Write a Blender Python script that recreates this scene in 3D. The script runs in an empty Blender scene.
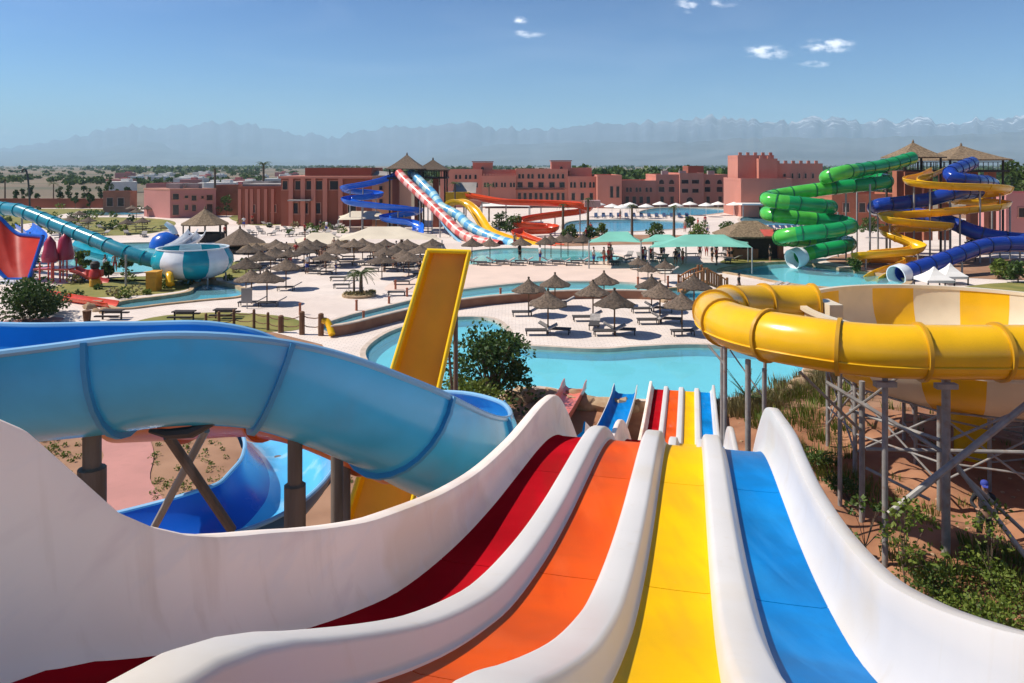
import bpy, math, random
from mathutils import Vector, Matrix, noise
from mathutils.geometry import delaunay_2d_cdt
random.seed(11)
R = math.radians
F, CX, HY, H = 760.0, 512.0, 165.0, 10.0
SC = bpy.context.scene
COL = SC.collection

def at(px, py, z=0.0):                      # a point of the photograph that lies at height z
    Y = F * (H - z) / (py - HY)
    return Vector(((px - CX) / F * Y, Y, z))
def wp(px, py, Y):                          # a point of the photograph at distance Y
    return Vector(((px - CX) / F * Y, Y, H - (py - HY) / F * Y))

# ---------------------------------------------------------------- objects
ORIGIN = {}
def T(o, label=None, cat=None, group=None, kind=None):
    if label: o['label'] = label
    if cat: o['category'] = cat
    if group: o['group'] = group
    if kind: o['kind'] = kind
    return o
def thing(name, label, cat, loc=(0, 0, 0), group=None):
    o = bpy.data.objects.new(name, None); COL.objects.link(o)
    o.empty_display_size = .2
    o.location = loc; ORIGIN[o] = Vector(loc)
    return T(o, label, cat, group)
def kids(o):
    return [c for c in bpy.data.objects if c.parent == o]
CHILD = {}
def dup(o, parent=None):
    c = o.copy(); COL.objects.link(c)
    if parent is not None: c.parent = parent
    CHILD[c] = []
    for k in CHILD.get(o, []):
        CHILD[c].append(dup(k, c))
    return c
def place(proto, loc, rz=0.0, sc=1.0, label=None, group=None, used=set()):
    o = proto if proto not in used else dup(proto)
    used.add(proto)
    o.location = loc; o.rotation_euler = (0, 0, rz)
    o.scale = (sc, sc, sc) if not isinstance(sc, (tuple, list)) else sc
    if label: o['label'] = label
    if group: o['group'] = group
    return o

class MB:
    def __init__(s): s.v = []; s.f = []; s.m = []
    def add(s, vs, fs, mi=0):
        n = len(s.v); s.v += [Vector(p) for p in vs]
        for f in fs: s.f.append([i + n for i in f]); s.m.append(mi)
        return s
    def box(s, c, d, rz=0.0, mi=0, rx=0.0):
        c = Vector(c); x, y, z = d[0] / 2, d[1] / 2, d[2] / 2
        M = Matrix.Rotation(rz, 3, 'Z') @ Matrix.Rotation(rx, 3, 'X')
        p = [c + M @ Vector((a * x, b * y, e * z)) for e in (-1, 1) for a, b in ((-1, -1), (1, -1), (1, 1), (-1, 1))]
        return s.add(p, [(3, 2, 1, 0), (4, 5, 6, 7), (0, 1, 5, 4), (1, 2, 6, 5), (2, 3, 7, 6), (3, 0, 4, 7)], mi)
    def prism(s, poly, z0, z1, mi=0):
        n = len(poly); a = sum(poly[i][0] * poly[(i + 1) % n][1] - poly[(i + 1) % n][0] * poly[i][1] for i in range(n))
        if a < 0: poly = poly[::-1]
        p = [(q[0], q[1], z0) for q in poly] + [(q[0], q[1], z1) for q in poly]
        return s.add(p, [tuple(range(n))[::-1], tuple(range(n, 2 * n))] + [(i, (i + 1) % n, n + (i + 1) % n, n + i) for i in range(n)], mi)
    def rings(s, rs, closed=True, caps=True, mi=0, mis=None):
        n = len(rs[0]); p = [q for r in rs for q in r]; b = len(s.v)
        s.v += [Vector(q) for q in p]
        for i in range(len(rs) - 1):
            for j in range(n if closed else n - 1):
                k = (j + 1) % n
                s.f.append([b + i * n + j, b + i * n + k, b + (i + 1) * n + k, b + (i + 1) * n + j])
                s.m.append(mis(i, j) if mis else mi)
        if caps and closed:
            s.f.append([b + j for j in range(n)][::-1]); s.m.append(mi)
            s.f.append([b + (len(rs) - 1) * n + j for j in range(n)]); s.m.append(mi)
        return s
    def tube(s, pts, r, n=8, mi=0, caps=True):
        pts = [Vector(p) for p in pts]; rs = []
        rr = r if isinstance(r, (list, tuple)) else [r] * len(pts)
        up = None
        for i, p in enumerate(pts):
            t = (pts[min(i + 1, len(pts) - 1)] - pts[max(i - 1, 0)]).normalized()
            if up is None: up = Vector((0, 0, 1)) if abs(t.z) < .9 else Vector((1, 0, 0))
            a = t.cross(up)
            a = a.normalized() if a.length > 1e-5 else Vector((1, 0, 0))
            b = a.cross(t).normalized(); up = b
            rs.append([p + (a * math.cos(2 * math.pi * k / n) + b * math.sin(2 * math.pi * k / n)) * rr[i] for k in range(n)])
        return s.rings(rs, True, caps, mi)
    def lathe(s, prof, c=(0, 0, 0), n=16, mi=0, mis=None, a0=0.0):
        c = Vector(c)
        rs = [[c + Vector((r * math.cos(a0 + 2 * math.pi * k / n), r * math.sin(a0 + 2 * math.pi * k / n), z)) for k in range(n)] for r, z in prof]
        return s.rings(rs, True, False, mi, mis)
    def sheet(s, outer, holes, z, mi=0):
        loops = [[Vector((p[0], p[1])) for p in L] for L in [outer] + holes]
        vs = []; es = []
        for L in loops:
            n0 = len(vs); vs += L; es += [(n0 + i, n0 + (i + 1) % len(L)) for i in range(len(L))]
        ov, oe, of, _, _, _ = delaunay_2d_cdt(vs, es, [], 0, 1e-6)
        def inside(c, L):
            r = False; n = len(L)
            for i in range(n):
                a, b = L[i], L[i - 1]
                if (a.y > c.y) != (b.y > c.y) and c.x < (b.x - a.x) * (c.y - a.y) / (b.y - a.y) + a.x: r = not r
            return r
        fs = []
        for t in of:
            c = (ov[t[0]] + ov[t[1]] + ov[t[2]]) / 3
            if inside(c, loops[0]) and not any(inside(c, L) for L in loops[1:]): fs.append(tuple(t))
        return s.add([(p.x, p.y, z) for p in ov], fs, mi)
    def build(s, name, mats, parent=None, smooth=False, loc=None, angle=40):
        if not isinstance(mats, (list, tuple)): mats = [mats]
        if parent is not None: L = ORIGIN[parent]
        elif loc is not None: L = Vector(loc)
        else:
            xs = [v.x for v in s.v]; ys = [v.y for v in s.v]
            L = Vector(((min(xs) + max(xs)) / 2, (min(ys) + max(ys)) / 2, min(v.z for v in s.v)))
        me = bpy.data.meshes.new(name)
        me.from_pydata([tuple(v - L) for v in s.v], [], s.f)
        for m in mats: me.materials.append(m)
        if len(mats) > 1: me.polygons.foreach_set('material_index', s.m)
        if smooth:
            me.polygons.foreach_set('use_smooth', [True] * len(me.polygons))
            me.set_sharp_from_angle(angle=R(angle))
        me.update()
        o = bpy.data.objects.new(name, me); COL.objects.link(o)
        ORIGIN[o] = L
        if parent is not None:
            o.parent = parent; CHILD.setdefault(parent, []).append(o)
        else: o.location = L
        CHILD.setdefault(o, [])
        return o

def smooth_path(pts, step=.4):
    pts = [Vector(p) for p in pts]
    P = [pts[0] * 2 - pts[1]] + pts + [pts[-1] * 2 - pts[-2]]
    out = []
    for i in range(1, len(P) - 2):
        a, b, c, d = P[i - 1], P[i], P[i + 1], P[i + 2]
        k = max(2, int((c - b).length / step))
        # centripetal Catmull-Rom
        t0 = 0; t1 = t0 + max((b - a).length, 1e-4) ** .5; t2 = t1 + max((c - b).length, 1e-4) ** .5; t3 = t2 + max((d - c).length, 1e-4) ** .5
        for j in range(k):
            t = t1 + (t2 - t1) * j / k
            A1 = a * ((t1 - t) / (t1 - t0)) + b * ((t - t0) / (t1 - t0))
            A2 = b * ((t2 - t) / (t2 - t1)) + c * ((t - t1) / (t2 - t1))
            A3 = c * ((t3 - t) / (t3 - t2)) + d * ((t - t2) / (t3 - t2))
            B1 = A1 * ((t2 - t) / (t2 - t0)) + A2 * ((t - t0) / (t2 - t0))
            B2 = A2 * ((t3 - t) / (t3 - t1)) + A3 * ((t - t1) / (t3 - t1))
            out.append(B1 * ((t2 - t) / (t2 - t1)) + B2 * ((t - t1) / (t2 - t1)))
    out.append(pts[-1])
    # even spacing
    L = [0.0]
    for i in range(1, len(out)): L.append(L[-1] + (out[i] - out[i - 1]).length)
    n = max(2, int(L[-1] / step)); res = []; j = 0
    for i in range(n + 1):
        s = L[-1] * i / n
        while j < len(L) - 2 and L[j + 1] < s: j += 1
        q = (s - L[j]) / max(L[j + 1] - L[j], 1e-6)
        res.append(out[j].lerp(out[j + 1], min(max(q, 0), 1)))
    return res
def frames(path, wide=2):
    fr = []
    n = len(path)
    for i, p in enumerate(path):
        t = (path[min(i + wide, n - 1)] - path[max(i - wide, 0)]).normalized()
        side = Vector((t.y, -t.x, 0))
        side = side.normalized() if side.length > 1e-4 else Vector((1, 0, 0))
        up = side.cross(t).normalized()
        fr.append((p, t, side, up))
    return fr

# ---------------------------------------------------------------- materials
def mat(name, col, rough=.5, var=.10, scale=2.0, col2=None, bump=0.0, bscale=15.0, metal=0.0, coat=0.0, stretch=(1, 1, 1), spec=.5, detail=4.0, lo=.35, hi=.65, rvar=.08, obj=False):
    m = bpy.data.materials.new(name); m.use_nodes = True
    nt = m.node_tree; N = nt.nodes; L = nt.links
    b = N['Principled BSDF']
    b.inputs['Roughness'].default_value = rough; b.inputs['Metallic'].default_value = metal
    b.inputs['Specular IOR Level'].default_value = spec
    if coat: b.inputs['Coat Weight'].default_value = coat; b.inputs['Coat Roughness'].default_value = .08
    if obj: src = N.new('ShaderNodeTexCoord').outputs['Object']
    else: src = N.new('ShaderNodeNewGeometry').outputs['Position']
    mp = N.new('ShaderNodeMapping'); mp.inputs['Scale'].default_value = stretch
    L.new(src, mp.inputs['Vector'])
    t = N.new('ShaderNodeTexNoise'); t.inputs['Scale'].default_value = scale; t.inputs['Detail'].default_value = detail
    L.new(mp.outputs[0], t.inputs['Vector'])
    r = N.new('ShaderNodeMapRange'); r.inputs[1].default_value = lo; r.inputs[2].default_value = hi
    L.new(t.outputs[0], r.inputs[0])
    mx = N.new('ShaderNodeMix'); mx.data_type = 'RGBA'
    c1 = tuple(max(0, c * (1 - var)) for c in col); c2 = col2 or tuple(min(1, c * (1 + var)) for c in col)
    if col2: c1 = col
    mx.inputs['A'].default_value = (*c1, 1); mx.inputs['B'].default_value = (*c2, 1)
    L.new(r.outputs[0], mx.inputs['Factor']); L.new(mx.outputs['Result'], b.inputs['Base Color'])
    if rvar:
        q = N.new('ShaderNodeMapRange'); q.inputs[3].default_value = max(.03, rough - rvar); q.inputs[4].default_value = min(1, rough + rvar)
        L.new(t.outputs[0], q.inputs[0]); L.new(q.outputs[0], b.inputs['Roughness'])
    if bump:
        t2 = N.new('ShaderNodeTexNoise'); t2.inputs['Scale'].default_value = bscale; t2.inputs['Detail'].default_value = 5
        L.new(mp.outputs[0], t2.inputs['Vector'])
        bp = N.new('ShaderNodeBump'); bp.inputs['Strength'].default_value = bump; bp.inputs['Distance'].default_value = .02
        L.new(t2.outputs[0], bp.inputs['Height']); L.new(bp.outputs[0], b.inputs['Normal'])
    return m
def layer(m, col, scale, lo, hi, amt=1.0, stretch=(1, 1, 1), detail=6.0):
    """a second soft layer of stain / wear over a material made by mat()"""
    nt = m.node_tree; N = nt.nodes; L = nt.links; b = N['Principled BSDF']
    old = b.inputs['Base Color'].links[0].from_socket
    g = N.new('ShaderNodeNewGeometry'); mp = N.new('ShaderNodeMapping'); mp.inputs['Scale'].default_value = stretch
    mp.inputs['Location'].default_value = (random.random() * 9, random.random() * 9, 3)
    L.new(g.outputs['Position'], mp.inputs['Vector'])
    t = N.new('ShaderNodeTexNoise'); t.inputs['Scale'].default_value = scale; t.inputs['Detail'].default_value = detail
    L.new(mp.outputs[0], t.inputs['Vector'])
    r = N.new('ShaderNodeMapRange'); r.inputs[1].default_value = lo; r.inputs[2].default_value = hi; r.inputs[4].default_value = amt
    L.new(t.outputs[0], r.inputs[0])
    mx = N.new('ShaderNodeMix'); mx.data_type = 'RGBA'; mx.inputs['B'].default_value = (*col, 1)
    L.new(r.outputs[0], mx.inputs['Factor']); L.new(old, mx.inputs['A']); L.new(mx.outputs['Result'], b.inputs['Base Color'])
    return m
def leafmat(name, c1, c2, trans=.25):
    m = bpy.data.materials.new(name); m.use_nodes = True
    nt = m.node_tree; N = nt.nodes; L = nt.links; b = N['Principled BSDF']
    g = N.new('ShaderNodeNewGeometry')
    mx = N.new('ShaderNodeMix'); mx.data_type = 'RGBA'
    mx.inputs['A'].default_value = (*c1, 1); mx.inputs['B'].default_value = (*c2, 1)
    L.new(g.outputs['Random Per Island'], mx.inputs['Factor']); L.new(mx.outputs['Result'], b.inputs['Base Color'])
    b.inputs['Roughness'].default_value = .55; b.inputs['Specular IOR Level'].default_value = .3
    tr = N.new('ShaderNodeBsdfTranslucent'); L.new(mx.outputs['Result'], tr.inputs['Color'])
    ms = N.new('ShaderNodeMixShader'); ms.inputs[0].default_value = trans
    L.new(b.outputs[0], ms.inputs[1]); L.new(tr.outputs[0], ms.inputs[2])
    L.new(ms.outputs[0], N['Material Output'].inputs['Surface'])
    return m
def watermat(name, tint, ripple=.25, scale=3.0, deep=.25):
    """clear pool water: tinted see-through body, mirror of the sky by Fresnel, small ripples"""
    m = bpy.data.materials.new(name); m.use_nodes = True
    nt = m.node_tree; N = nt.nodes; L = nt.links
    N.remove(N['Principled BSDF'])
    tr = N.new('ShaderNodeBsdfTransparent'); tr.inputs['Color'].default_value = (*tint, 1)
    di = N.new('ShaderNodeBsdfDiffuse'); di.inputs['Color'].default_value = (tint[0] * .55, tint[1] * .8, tint[2] * .85, 1)
    gl = N.new('ShaderNodeBsdfGlossy'); gl.inputs['Roughness'].default_value = .04
    fr = N.new('ShaderNodeFresnel'); fr.inputs['IOR'].default_value = 1.33
    g = N.new('ShaderNodeNewGeometry'); t = N.new('ShaderNodeTexNoise'); t.inputs['Scale'].default_value = scale; t.inputs['Detail'].default_value = 3
    L.new(g.outputs['Position'], t.inputs['Vector'])
    bp = N.new('ShaderNodeBump'); bp.inputs['Strength'].default_value = ripple; bp.inputs['Distance'].default_value = .05
    L.new(t.outputs[0], bp.inputs['Height']); L.new(bp.outputs[0], gl.inputs['Normal']); L.new(bp.outputs[0], fr.inputs['Normal'])
    a = N.new('ShaderNodeMixShader'); a.inputs[0].default_value = deep
    L.new(tr.outputs[0], a.inputs[1]); L.new(di.outputs[0], a.inputs[2])
    c = N.new('ShaderNodeMixShader')
    ml = N.new('ShaderNodeMath'); ml.operation = 'MULTIPLY'; ml.inputs[1].default_value = .65
    L.new(fr.outputs[0], ml.inputs[0]); L.new(ml.outputs[0], c.inputs[0])
    L.new(a.outputs[0], c.inputs[1]); L.new(gl.outputs[0], c.inputs[2])
    L.new(c.outputs[0], N['Material Output'].inputs['Surface'])
    return m

M = {}
def tiles(m, size, dark):                     # slab joints cut into a paving material
    nt = m.node_tree; N = nt.nodes; L = nt.links; b = N['Principled BSDF']; old = b.inputs['Base Color'].links[0].from_socket
    g = N.new('ShaderNodeNewGeometry'); t = N.new('ShaderNodeTexBrick'); t.inputs['Scale'].default_value = 1 / size; t.inputs['Mortar Size'].default_value = .025
    t.inputs['Color1'].default_value = (1, 1, 1, 1); t.inputs['Color2'].default_value = (.91, .90, .89, 1); t.inputs['Mortar'].default_value = (dark, dark, dark, 1); L.new(g.outputs['Position'], t.inputs['Vector'])
    mx = N.new('ShaderNodeMix'); mx.data_type = 'RGBA'; mx.blend_type = 'MULTIPLY'; mx.inputs['Factor'].default_value = 1; L.new(old, mx.inputs['A']); L.new(t.outputs[0], mx.inputs['B']); L.new(mx.outputs['Result'], b.inputs['Base Color'])
def vary(m, amt):                             # each copy a little lighter or darker
    nt = m.node_tree; N = nt.nodes; L = nt.links; b = N['Principled BSDF']; old = b.inputs['Base Color'].links[0].from_socket
    o = N.new('ShaderNodeObjectInfo'); r = N.new('ShaderNodeMapRange'); r.inputs[3].default_value = 1 - amt; r.inputs[4].default_value = 1 + amt; L.new(o.outputs['Random'], r.inputs[0])
    mx = N.new('ShaderNodeVectorMath'); mx.operation = 'SCALE'; L.new(old, mx.inputs[0]); L.new(r.outputs[0], mx.inputs['Scale']); L.new(mx.outputs[0], b.inputs['Base Color'])
def gel(name, col, **k):                     # glossy coloured fibreglass
    k.setdefault('rough', .28); k.setdefault('var', .07); k.setdefault('scale', 1.2)
    M[name] = mat(name, col, **k); return M[name]
gel('white_shell', (.96, .80, .69), rough=.36, var=.05, spec=.3)  # stained white of the shaded left wall, lifted and warmed in place of bounce light
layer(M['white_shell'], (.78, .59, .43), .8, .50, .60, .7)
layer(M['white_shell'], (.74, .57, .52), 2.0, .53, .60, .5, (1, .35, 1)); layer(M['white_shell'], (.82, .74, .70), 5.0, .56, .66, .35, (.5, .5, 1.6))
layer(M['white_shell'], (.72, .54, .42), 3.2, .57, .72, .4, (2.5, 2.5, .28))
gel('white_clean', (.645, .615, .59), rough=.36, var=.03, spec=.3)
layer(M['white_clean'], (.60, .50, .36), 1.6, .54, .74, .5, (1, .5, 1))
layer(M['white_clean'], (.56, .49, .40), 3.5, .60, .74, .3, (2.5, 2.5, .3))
gel('lane_red', (.36, .006, .012), rough=.45, var=.18, spec=.0, rvar=.1)
gel('lane_orange', (.68, .082, .006), rough=.4, var=.16, spec=.02, rvar=.18); layer(M['lane_orange'], (.76, .14, .04), 2.2, .50, .72, .5, (1.6, .3, 1))
gel('lane_yellow', (.85, .46, .0), rough=.4, var=.09, spec=.02, rvar=.18)
gel('lane_blue', (.0, .16, .46), rough=.4, var=.22, spec=.03, rvar=.18); layer(M['lane_blue'], (.015, .30, .72), 1.8, .5, .75, .5, (1.4, .4, 1))
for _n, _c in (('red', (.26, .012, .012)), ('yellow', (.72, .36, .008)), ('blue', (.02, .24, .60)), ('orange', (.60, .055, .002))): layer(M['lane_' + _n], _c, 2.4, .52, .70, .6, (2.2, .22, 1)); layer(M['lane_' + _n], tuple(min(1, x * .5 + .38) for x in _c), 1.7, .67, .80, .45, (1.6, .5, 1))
gel('trough_blue', (.055, .46, .80), rough=.24, var=.10); layer(M['trough_blue'], (.20, .22, .26), 1.4, .52, .78, .35, (1, 1, .5))
gel('trough_blue_in', (.03, .28, .64), rough=.2, var=.1)
gel('rim_blue', (.20, .42, .64), rough=.3); gel('joint_blue', (.04, .27, .52), rough=.5)
gel('wet_blue', (.07, .42, .74), rough=.15, var=.08); layer(M['wet_blue'], (.55, .75, .85), 2.5, .56, .75, .55, (1, .5, 1))
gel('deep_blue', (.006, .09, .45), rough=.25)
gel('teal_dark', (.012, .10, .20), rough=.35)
gel('orange_shell', (.62, .13, .015), rough=.35)
gel('tube_yellow', (.80, .44, .008), rough=.22, var=.06); layer(M['tube_yellow'], (.60, .36, .05), 1.2, .55, .8, .35)
gel('sunlit_lip', (.95, .60, .01), rough=.3); gel('ramp_yellow', (.95, .46, .0), rough=.35, var=.06); layer(M['ramp_yellow'], (.80, .40, .001), 2.0, .5, .75, .5, (1, 1, .3))
gel('flange_yellow', (.55, .29, .012), rough=.45)
gel('cream_shell', (.70, .60, .44), rough=.35, var=.05); layer(M['cream_shell'], (.55, .46, .34), 1.5, .55, .8, .5)
gel('green_shell', (.012, .30, .085), rough=.2, var=.15, scale=.5)
gel('green_light', (.08, .45, .06), rough=.2, var=.15)
gel('green_flange', (.005, .12, .05), rough=.4)
gel('navy_shell', (.012, .045, .30), rough=.2); gel('navy_flange', (.006, .015, .10), rough=.4)
gel('zig_blue', (.01, .13, .62), rough=.25); gel('pale_blue', (.22, .50, .72), rough=.25)
gel('sky_blue', (.10, .36, .62), rough=.25); gel('stripe_red', (.62, .10, .08), rough=.3); gel('pink_shell', (.72, .42, .36), rough=.35)
gel('red_orange', (.66, .07, .012), rough=.25); gel('red_shell', (.50, .03, .012), rough=.35)
gel('teal_shell', (.008, .30, .38), rough=.22); gel('teal_pipe', (.03, .24, .32), rough=.25); gel('pale_teal', (.40, .62, .64), rough=.3)
gel('magenta_shell', (.36, .025, .06), rough=.3); gel('white_gloss', (.78, .80, .82), rough=.2)
gel('pink_chute', (.62, .16, .12), rough=.3)
M['steel'] = mat('steel', (.27, .255, .24), rough=.55, metal=.15, var=.15, scale=4); layer(M['steel'], (.22, .12, .07), 5, .56, .75, .7)
M['steel_grey'] = mat('steel_grey', (.33, .32, .31), rough=.5, metal=.3, var=.1)
M['brown_post'] = mat('brown_post', (.13, .095, .075), rough=.7, var=.2, scale=3, stretch=(4, 4, .5), bump=.3); layer(M['brown_post'], (.26, .22, .19), 2, .5, .75, .5, (3, 3, .3))
M['dark_metal'] = mat('dark_metal', (.035, .035, .04), rough=.5, var=.2)
M['thatch'] = mat('thatch', (.055, .038, .026), rough=.95, var=.3, scale=9, col2=(.155, .108, .075), bump=.8, bscale=25, stretch=(1, 1, .35), obj=True)
M['thatch_tan'] = mat('thatch_tan', (.12, .080, .045), rough=.95, scale=5, col2=(.27, .19, .115), bump=.8, bscale=18, stretch=(1, 1, .3), obj=True)
M['wood'] = mat('wood', (.16, .075, .035), rough=.8, var=.25, scale=4, stretch=(4, 4, .5), bump=.3)
M['wood_orange'] = mat('wood_orange', (.36, .15, .05), rough=.75, var=.2, scale=4, stretch=(4, 4, .5))
M['dark_wood'] = mat('dark_wood', (.035, .024, .02), rough=.75, var=.3, scale=5)
M['lounger_mesh'] = mat('lounger_mesh', (.05, .045, .045), rough=.8, var=.2, scale=8)
M['lounger_side'] = mat('lounger_side', (.33, .30, .28), rough=.8, var=.2, scale=8)
M['paving'] = mat('paving', (.76, .655, .585), rough=.85, var=.06, scale=.35, bump=.15, bscale=6); layer(M['paving'], (.66, .54, .47), .12, .48, .7, .6); layer(M['paving'], (.60, .52, .47), 2.5, .55, .8, .4)
tiles(M['paving'], .9, .72); vary(M['thatch'], .38)
M['beach'] = mat('beach', (.68, .52, .43), rough=.9, var=.05, scale=.4)
M['pink_path'] = mat('pink_path', (.47, .215, .185), rough=.85, var=.06, scale=.8, bump=.1, bscale=10); layer(M['pink_path'], (.40, .19, .16), 3, .5, .75, .5)
M['earth'] = mat('earth', (.26, .135, .075), rough=.95, scale=.5, col2=(.36, .20, .12), bump=.5, bscale=3, detail=8)
M['red_earth'] = mat('red_earth', (.25, .105, .05), rough=.95, scale=.6, col2=(.38, .185, .10), bump=.7, bscale=5, detail=8); layer(M['red_earth'], (.16, .08, .045), 1.5, .55, .75, .6)
M['plain'] = mat('plain', (.13, .10, .065), rough=1, scale=.006, col2=(.25, .185, .12), detail=8, stretch=(.5, 1, 1), rvar=0); layer(M['plain'], (.07, .085, .045), .012, .52, .6, .8, (.3, 1, 1), 8)
M['lawn'] = mat('lawn', (.14, .15, .025), rough=.95, scale=.5, col2=(.26, .22, .055), bump=.5, bscale=8, detail=8)
M['rock'] = mat('rock', (.33, .20, .11), rough=.9, scale=3, col2=(.45, .32, .20), bump=.6, bscale=8)
M['brown_wall'] = mat('brown_wall', (.24, .105, .06), rough=.85, scale=1.2, col2=(.32, .15, .085), bump=.3, bscale=8)
M['coping'] = mat('coping', (.52, .42, .34), rough=.8, scale=2, var=.12)
M['coping_stone'] = mat('coping_stone', (.36, .24, .13), rough=.85, scale=1.5, col2=(.50, .36, .22), bump=.4)
M['terracotta'] = mat('terracotta', (.50, .19, .135), rough=.9, scale=.15, var=.08, rvar=0); layer(M['terracotta'], (.42, .155, .105), .5, .5, .8, .5, (1, 1, .25))
M['terracotta_pink'] = mat('terracotta_pink', (.48, .20, .18), rough=.9, scale=.2, var=.06, rvar=0)
M['terracotta_dark'] = mat('terracotta_dark', (.28, .085, .05), rough=.9, scale=.2, var=.1, rvar=0)
M['terracotta_tan'] = mat('terracotta_tan', (.50, .25, .155), rough=.9, scale=.2, var=.06, rvar=0)
M['rust'] = mat('rust', (.36, .12, .065), rough=.9, scale=.5, var=.15, rvar=0)
M['dark_window'] = mat('dark_window', (.018, .016, .020), rough=.15, var=.2)
M['frame_trim'] = mat('frame_trim', (.47, .22, .16), rough=.85)
M['roof_grey'] = mat('roof_grey', (.32, .29, .27), rough=.9, scale=.3, var=.25)
M['cream_canvas'] = mat('cream_canvas', (.62, .535, .41), rough=.85, scale=.4, var=.08)
M['white_canvas'] = mat('white_canvas', (.75, .72, .67), rough=.85, scale=.8, var=.05)
M['green_canvas'] = mat('green_canvas', (.17, .46, .36), rough=.75, scale=.3, var=.12)
M['red_canvas'] = mat('red_canvas', (.5, .08, .06), rough=.8)
M['blue_pad'] = mat('blue_pad', (.03, .06, .14), rough=.8, var=.25)
M['pool_tile'] = mat('pool_tile', (.30, .66, .72), rough=.5, var=.05, scale=.6)
M['pool_wall'] = mat('pool_wall', (.03, .40, .58), rough=.5, var=.05)
M['pool_tile_blue'] = mat('pool_tile_blue', (.03, .36, .62), rough=.5, var=.08, scale=.3)
M['pool_tile_pale'] = mat('pool_tile_pale', (.42, .58, .55), rough=.6, var=.08, scale=.3)
M['pool_tile_teal'] = mat('pool_tile_teal', (.02, .40, .56), rough=.5, var=.08, scale=.4)
M['water'] = watermat('water', (.62, .93, .96))
M['water_still'] = watermat('water_still', (.60, .92, .97), .12, 1.2)
M['leaf_mid'] = leafmat('leaf_mid', (.035, .075, .012), (.10, .15, .03))
M['leaf_dark'] = leafmat('leaf_dark', (.022, .060, .012), (.065, .115, .022))
M['leaf_bright'] = leafmat('leaf_bright', (.07, .12, .012), (.17, .21, .035))
M['leaf_palm'] = leafmat('leaf_palm', (.04, .075, .018), (.12, .15, .04))
M['leaf_dry'] = leafmat('leaf_dry', (.14, .12, .045), (.28, .23, .10))
M['bark'] = mat('bark', (.13, .09, .06), rough=.95, scale=6, var=.3, bump=.6)
M['skin'] = mat('skin', (.36, .20, .13), rough=.6, var=.06)
M['cloth_dark'] = mat('cloth_dark', (.02, .02, .024), rough=.9, var=.2)
M['cloth_olive'] = mat('cloth_olive', (.09, .095, .06), rough=.9, var=.2)
M['cloth_blue'] = mat('cloth_blue', (.03, .05, .30), rough=.8)
M['cloth_red'] = mat('cloth_red', (.45, .04, .03), rough=.8)
M['cloth_white'] = mat('cloth_white', (.7, .7, .68), rough=.8)
M['hair'] = mat('hair', (.015, .012, .01), rough=.6)
M['ochre'] = mat('ochre', (.62, .30, .02), rough=.6)
# ================================================================ camera, light, sky
cam = bpy.data.cameras.new('camera'); co = bpy.data.objects.new('camera', cam); COL.objects.link(co)
cam.sensor_width = 36; cam.lens = F / 1024 * 36; cam.shift_y = -(341.5 - HY) / 1024
cam.clip_start = .05; cam.clip_end = 60000
co.location = (0, 0, H); co.rotation_euler = (R(90), 0, 0); SC.camera = co
SUN_EL, SUN_AZ = 50.0, -86.0                     # azimuth clockwise from +Y: the sun stands to the left
sl = bpy.data.lights.new('sun', 'SUN'); so = bpy.data.objects.new('sun', sl); COL.objects.link(so)
sl.energy = 2.55; sl.angle = R(.5); sl.color = (1, .93, .82)
sd = Vector((math.sin(R(SUN_AZ)) * math.cos(R(SUN_EL)), math.cos(R(SUN_AZ)) * math.cos(R(SUN_EL)), math.sin(R(SUN_EL))))
so.rotation_euler = sd.to_track_quat('Z', 'Y').to_euler(); so.location = (-30, 0, 60)
W = bpy.data.worlds.new('World'); SC.world = W; W.use_nodes = True
nt = W.node_tree; N = nt.nodes; L = nt.links; bg = N['Background']; bg.inputs['Strength'].default_value = .10
sky = N.new('ShaderNodeTexSky'); sky.sky_type = 'NISHITA'; sky.sun_disc = False
sky.sun_elevation = R(SUN_EL); sky.sun_rotation = R(SUN_AZ); sky.altitude = 450; sky.air_density = 1.0; sky.dust_density = .5; sky.ozone_density = 3.0
tc = N.new('ShaderNodeTexCoord'); sx = N.new('ShaderNodeSeparateXYZ'); L.new(tc.outputs['Generated'], sx.inputs[0])
def mth(op, a, b=None, c=None):
    n = N.new('ShaderNodeMath'); n.operation = op
    for i, q in enumerate((a, b, c)):
        if q is None: continue
        if isinstance(q, (int, float)): n.inputs[i].default_value = q
        else: L.new(q, n.inputs[i])
    return n.outputs[0]
front = mth('GREATER_THAN', sx.outputs[1], .05); yy = mth('MAXIMUM', sx.outputs[1], .05)
cu = mth('DIVIDE', sx.outputs[0], yy); cw = mth('DIVIDE', sx.outputs[2], yy)
cv = N.new('ShaderNodeCombineXYZ'); L.new(mth('MULTIPLY', cu, 26.0), cv.inputs[0]); L.new(mth('MULTIPLY', cw, 52.0), cv.inputs[1])
cn = N.new('ShaderNodeTexNoise'); cn.inputs['Scale'].default_value = 2.2; cn.inputs['Detail'].default_value = 7; L.new(cv.outputs[0], cn.inputs['Vector'])
tot = None
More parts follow.
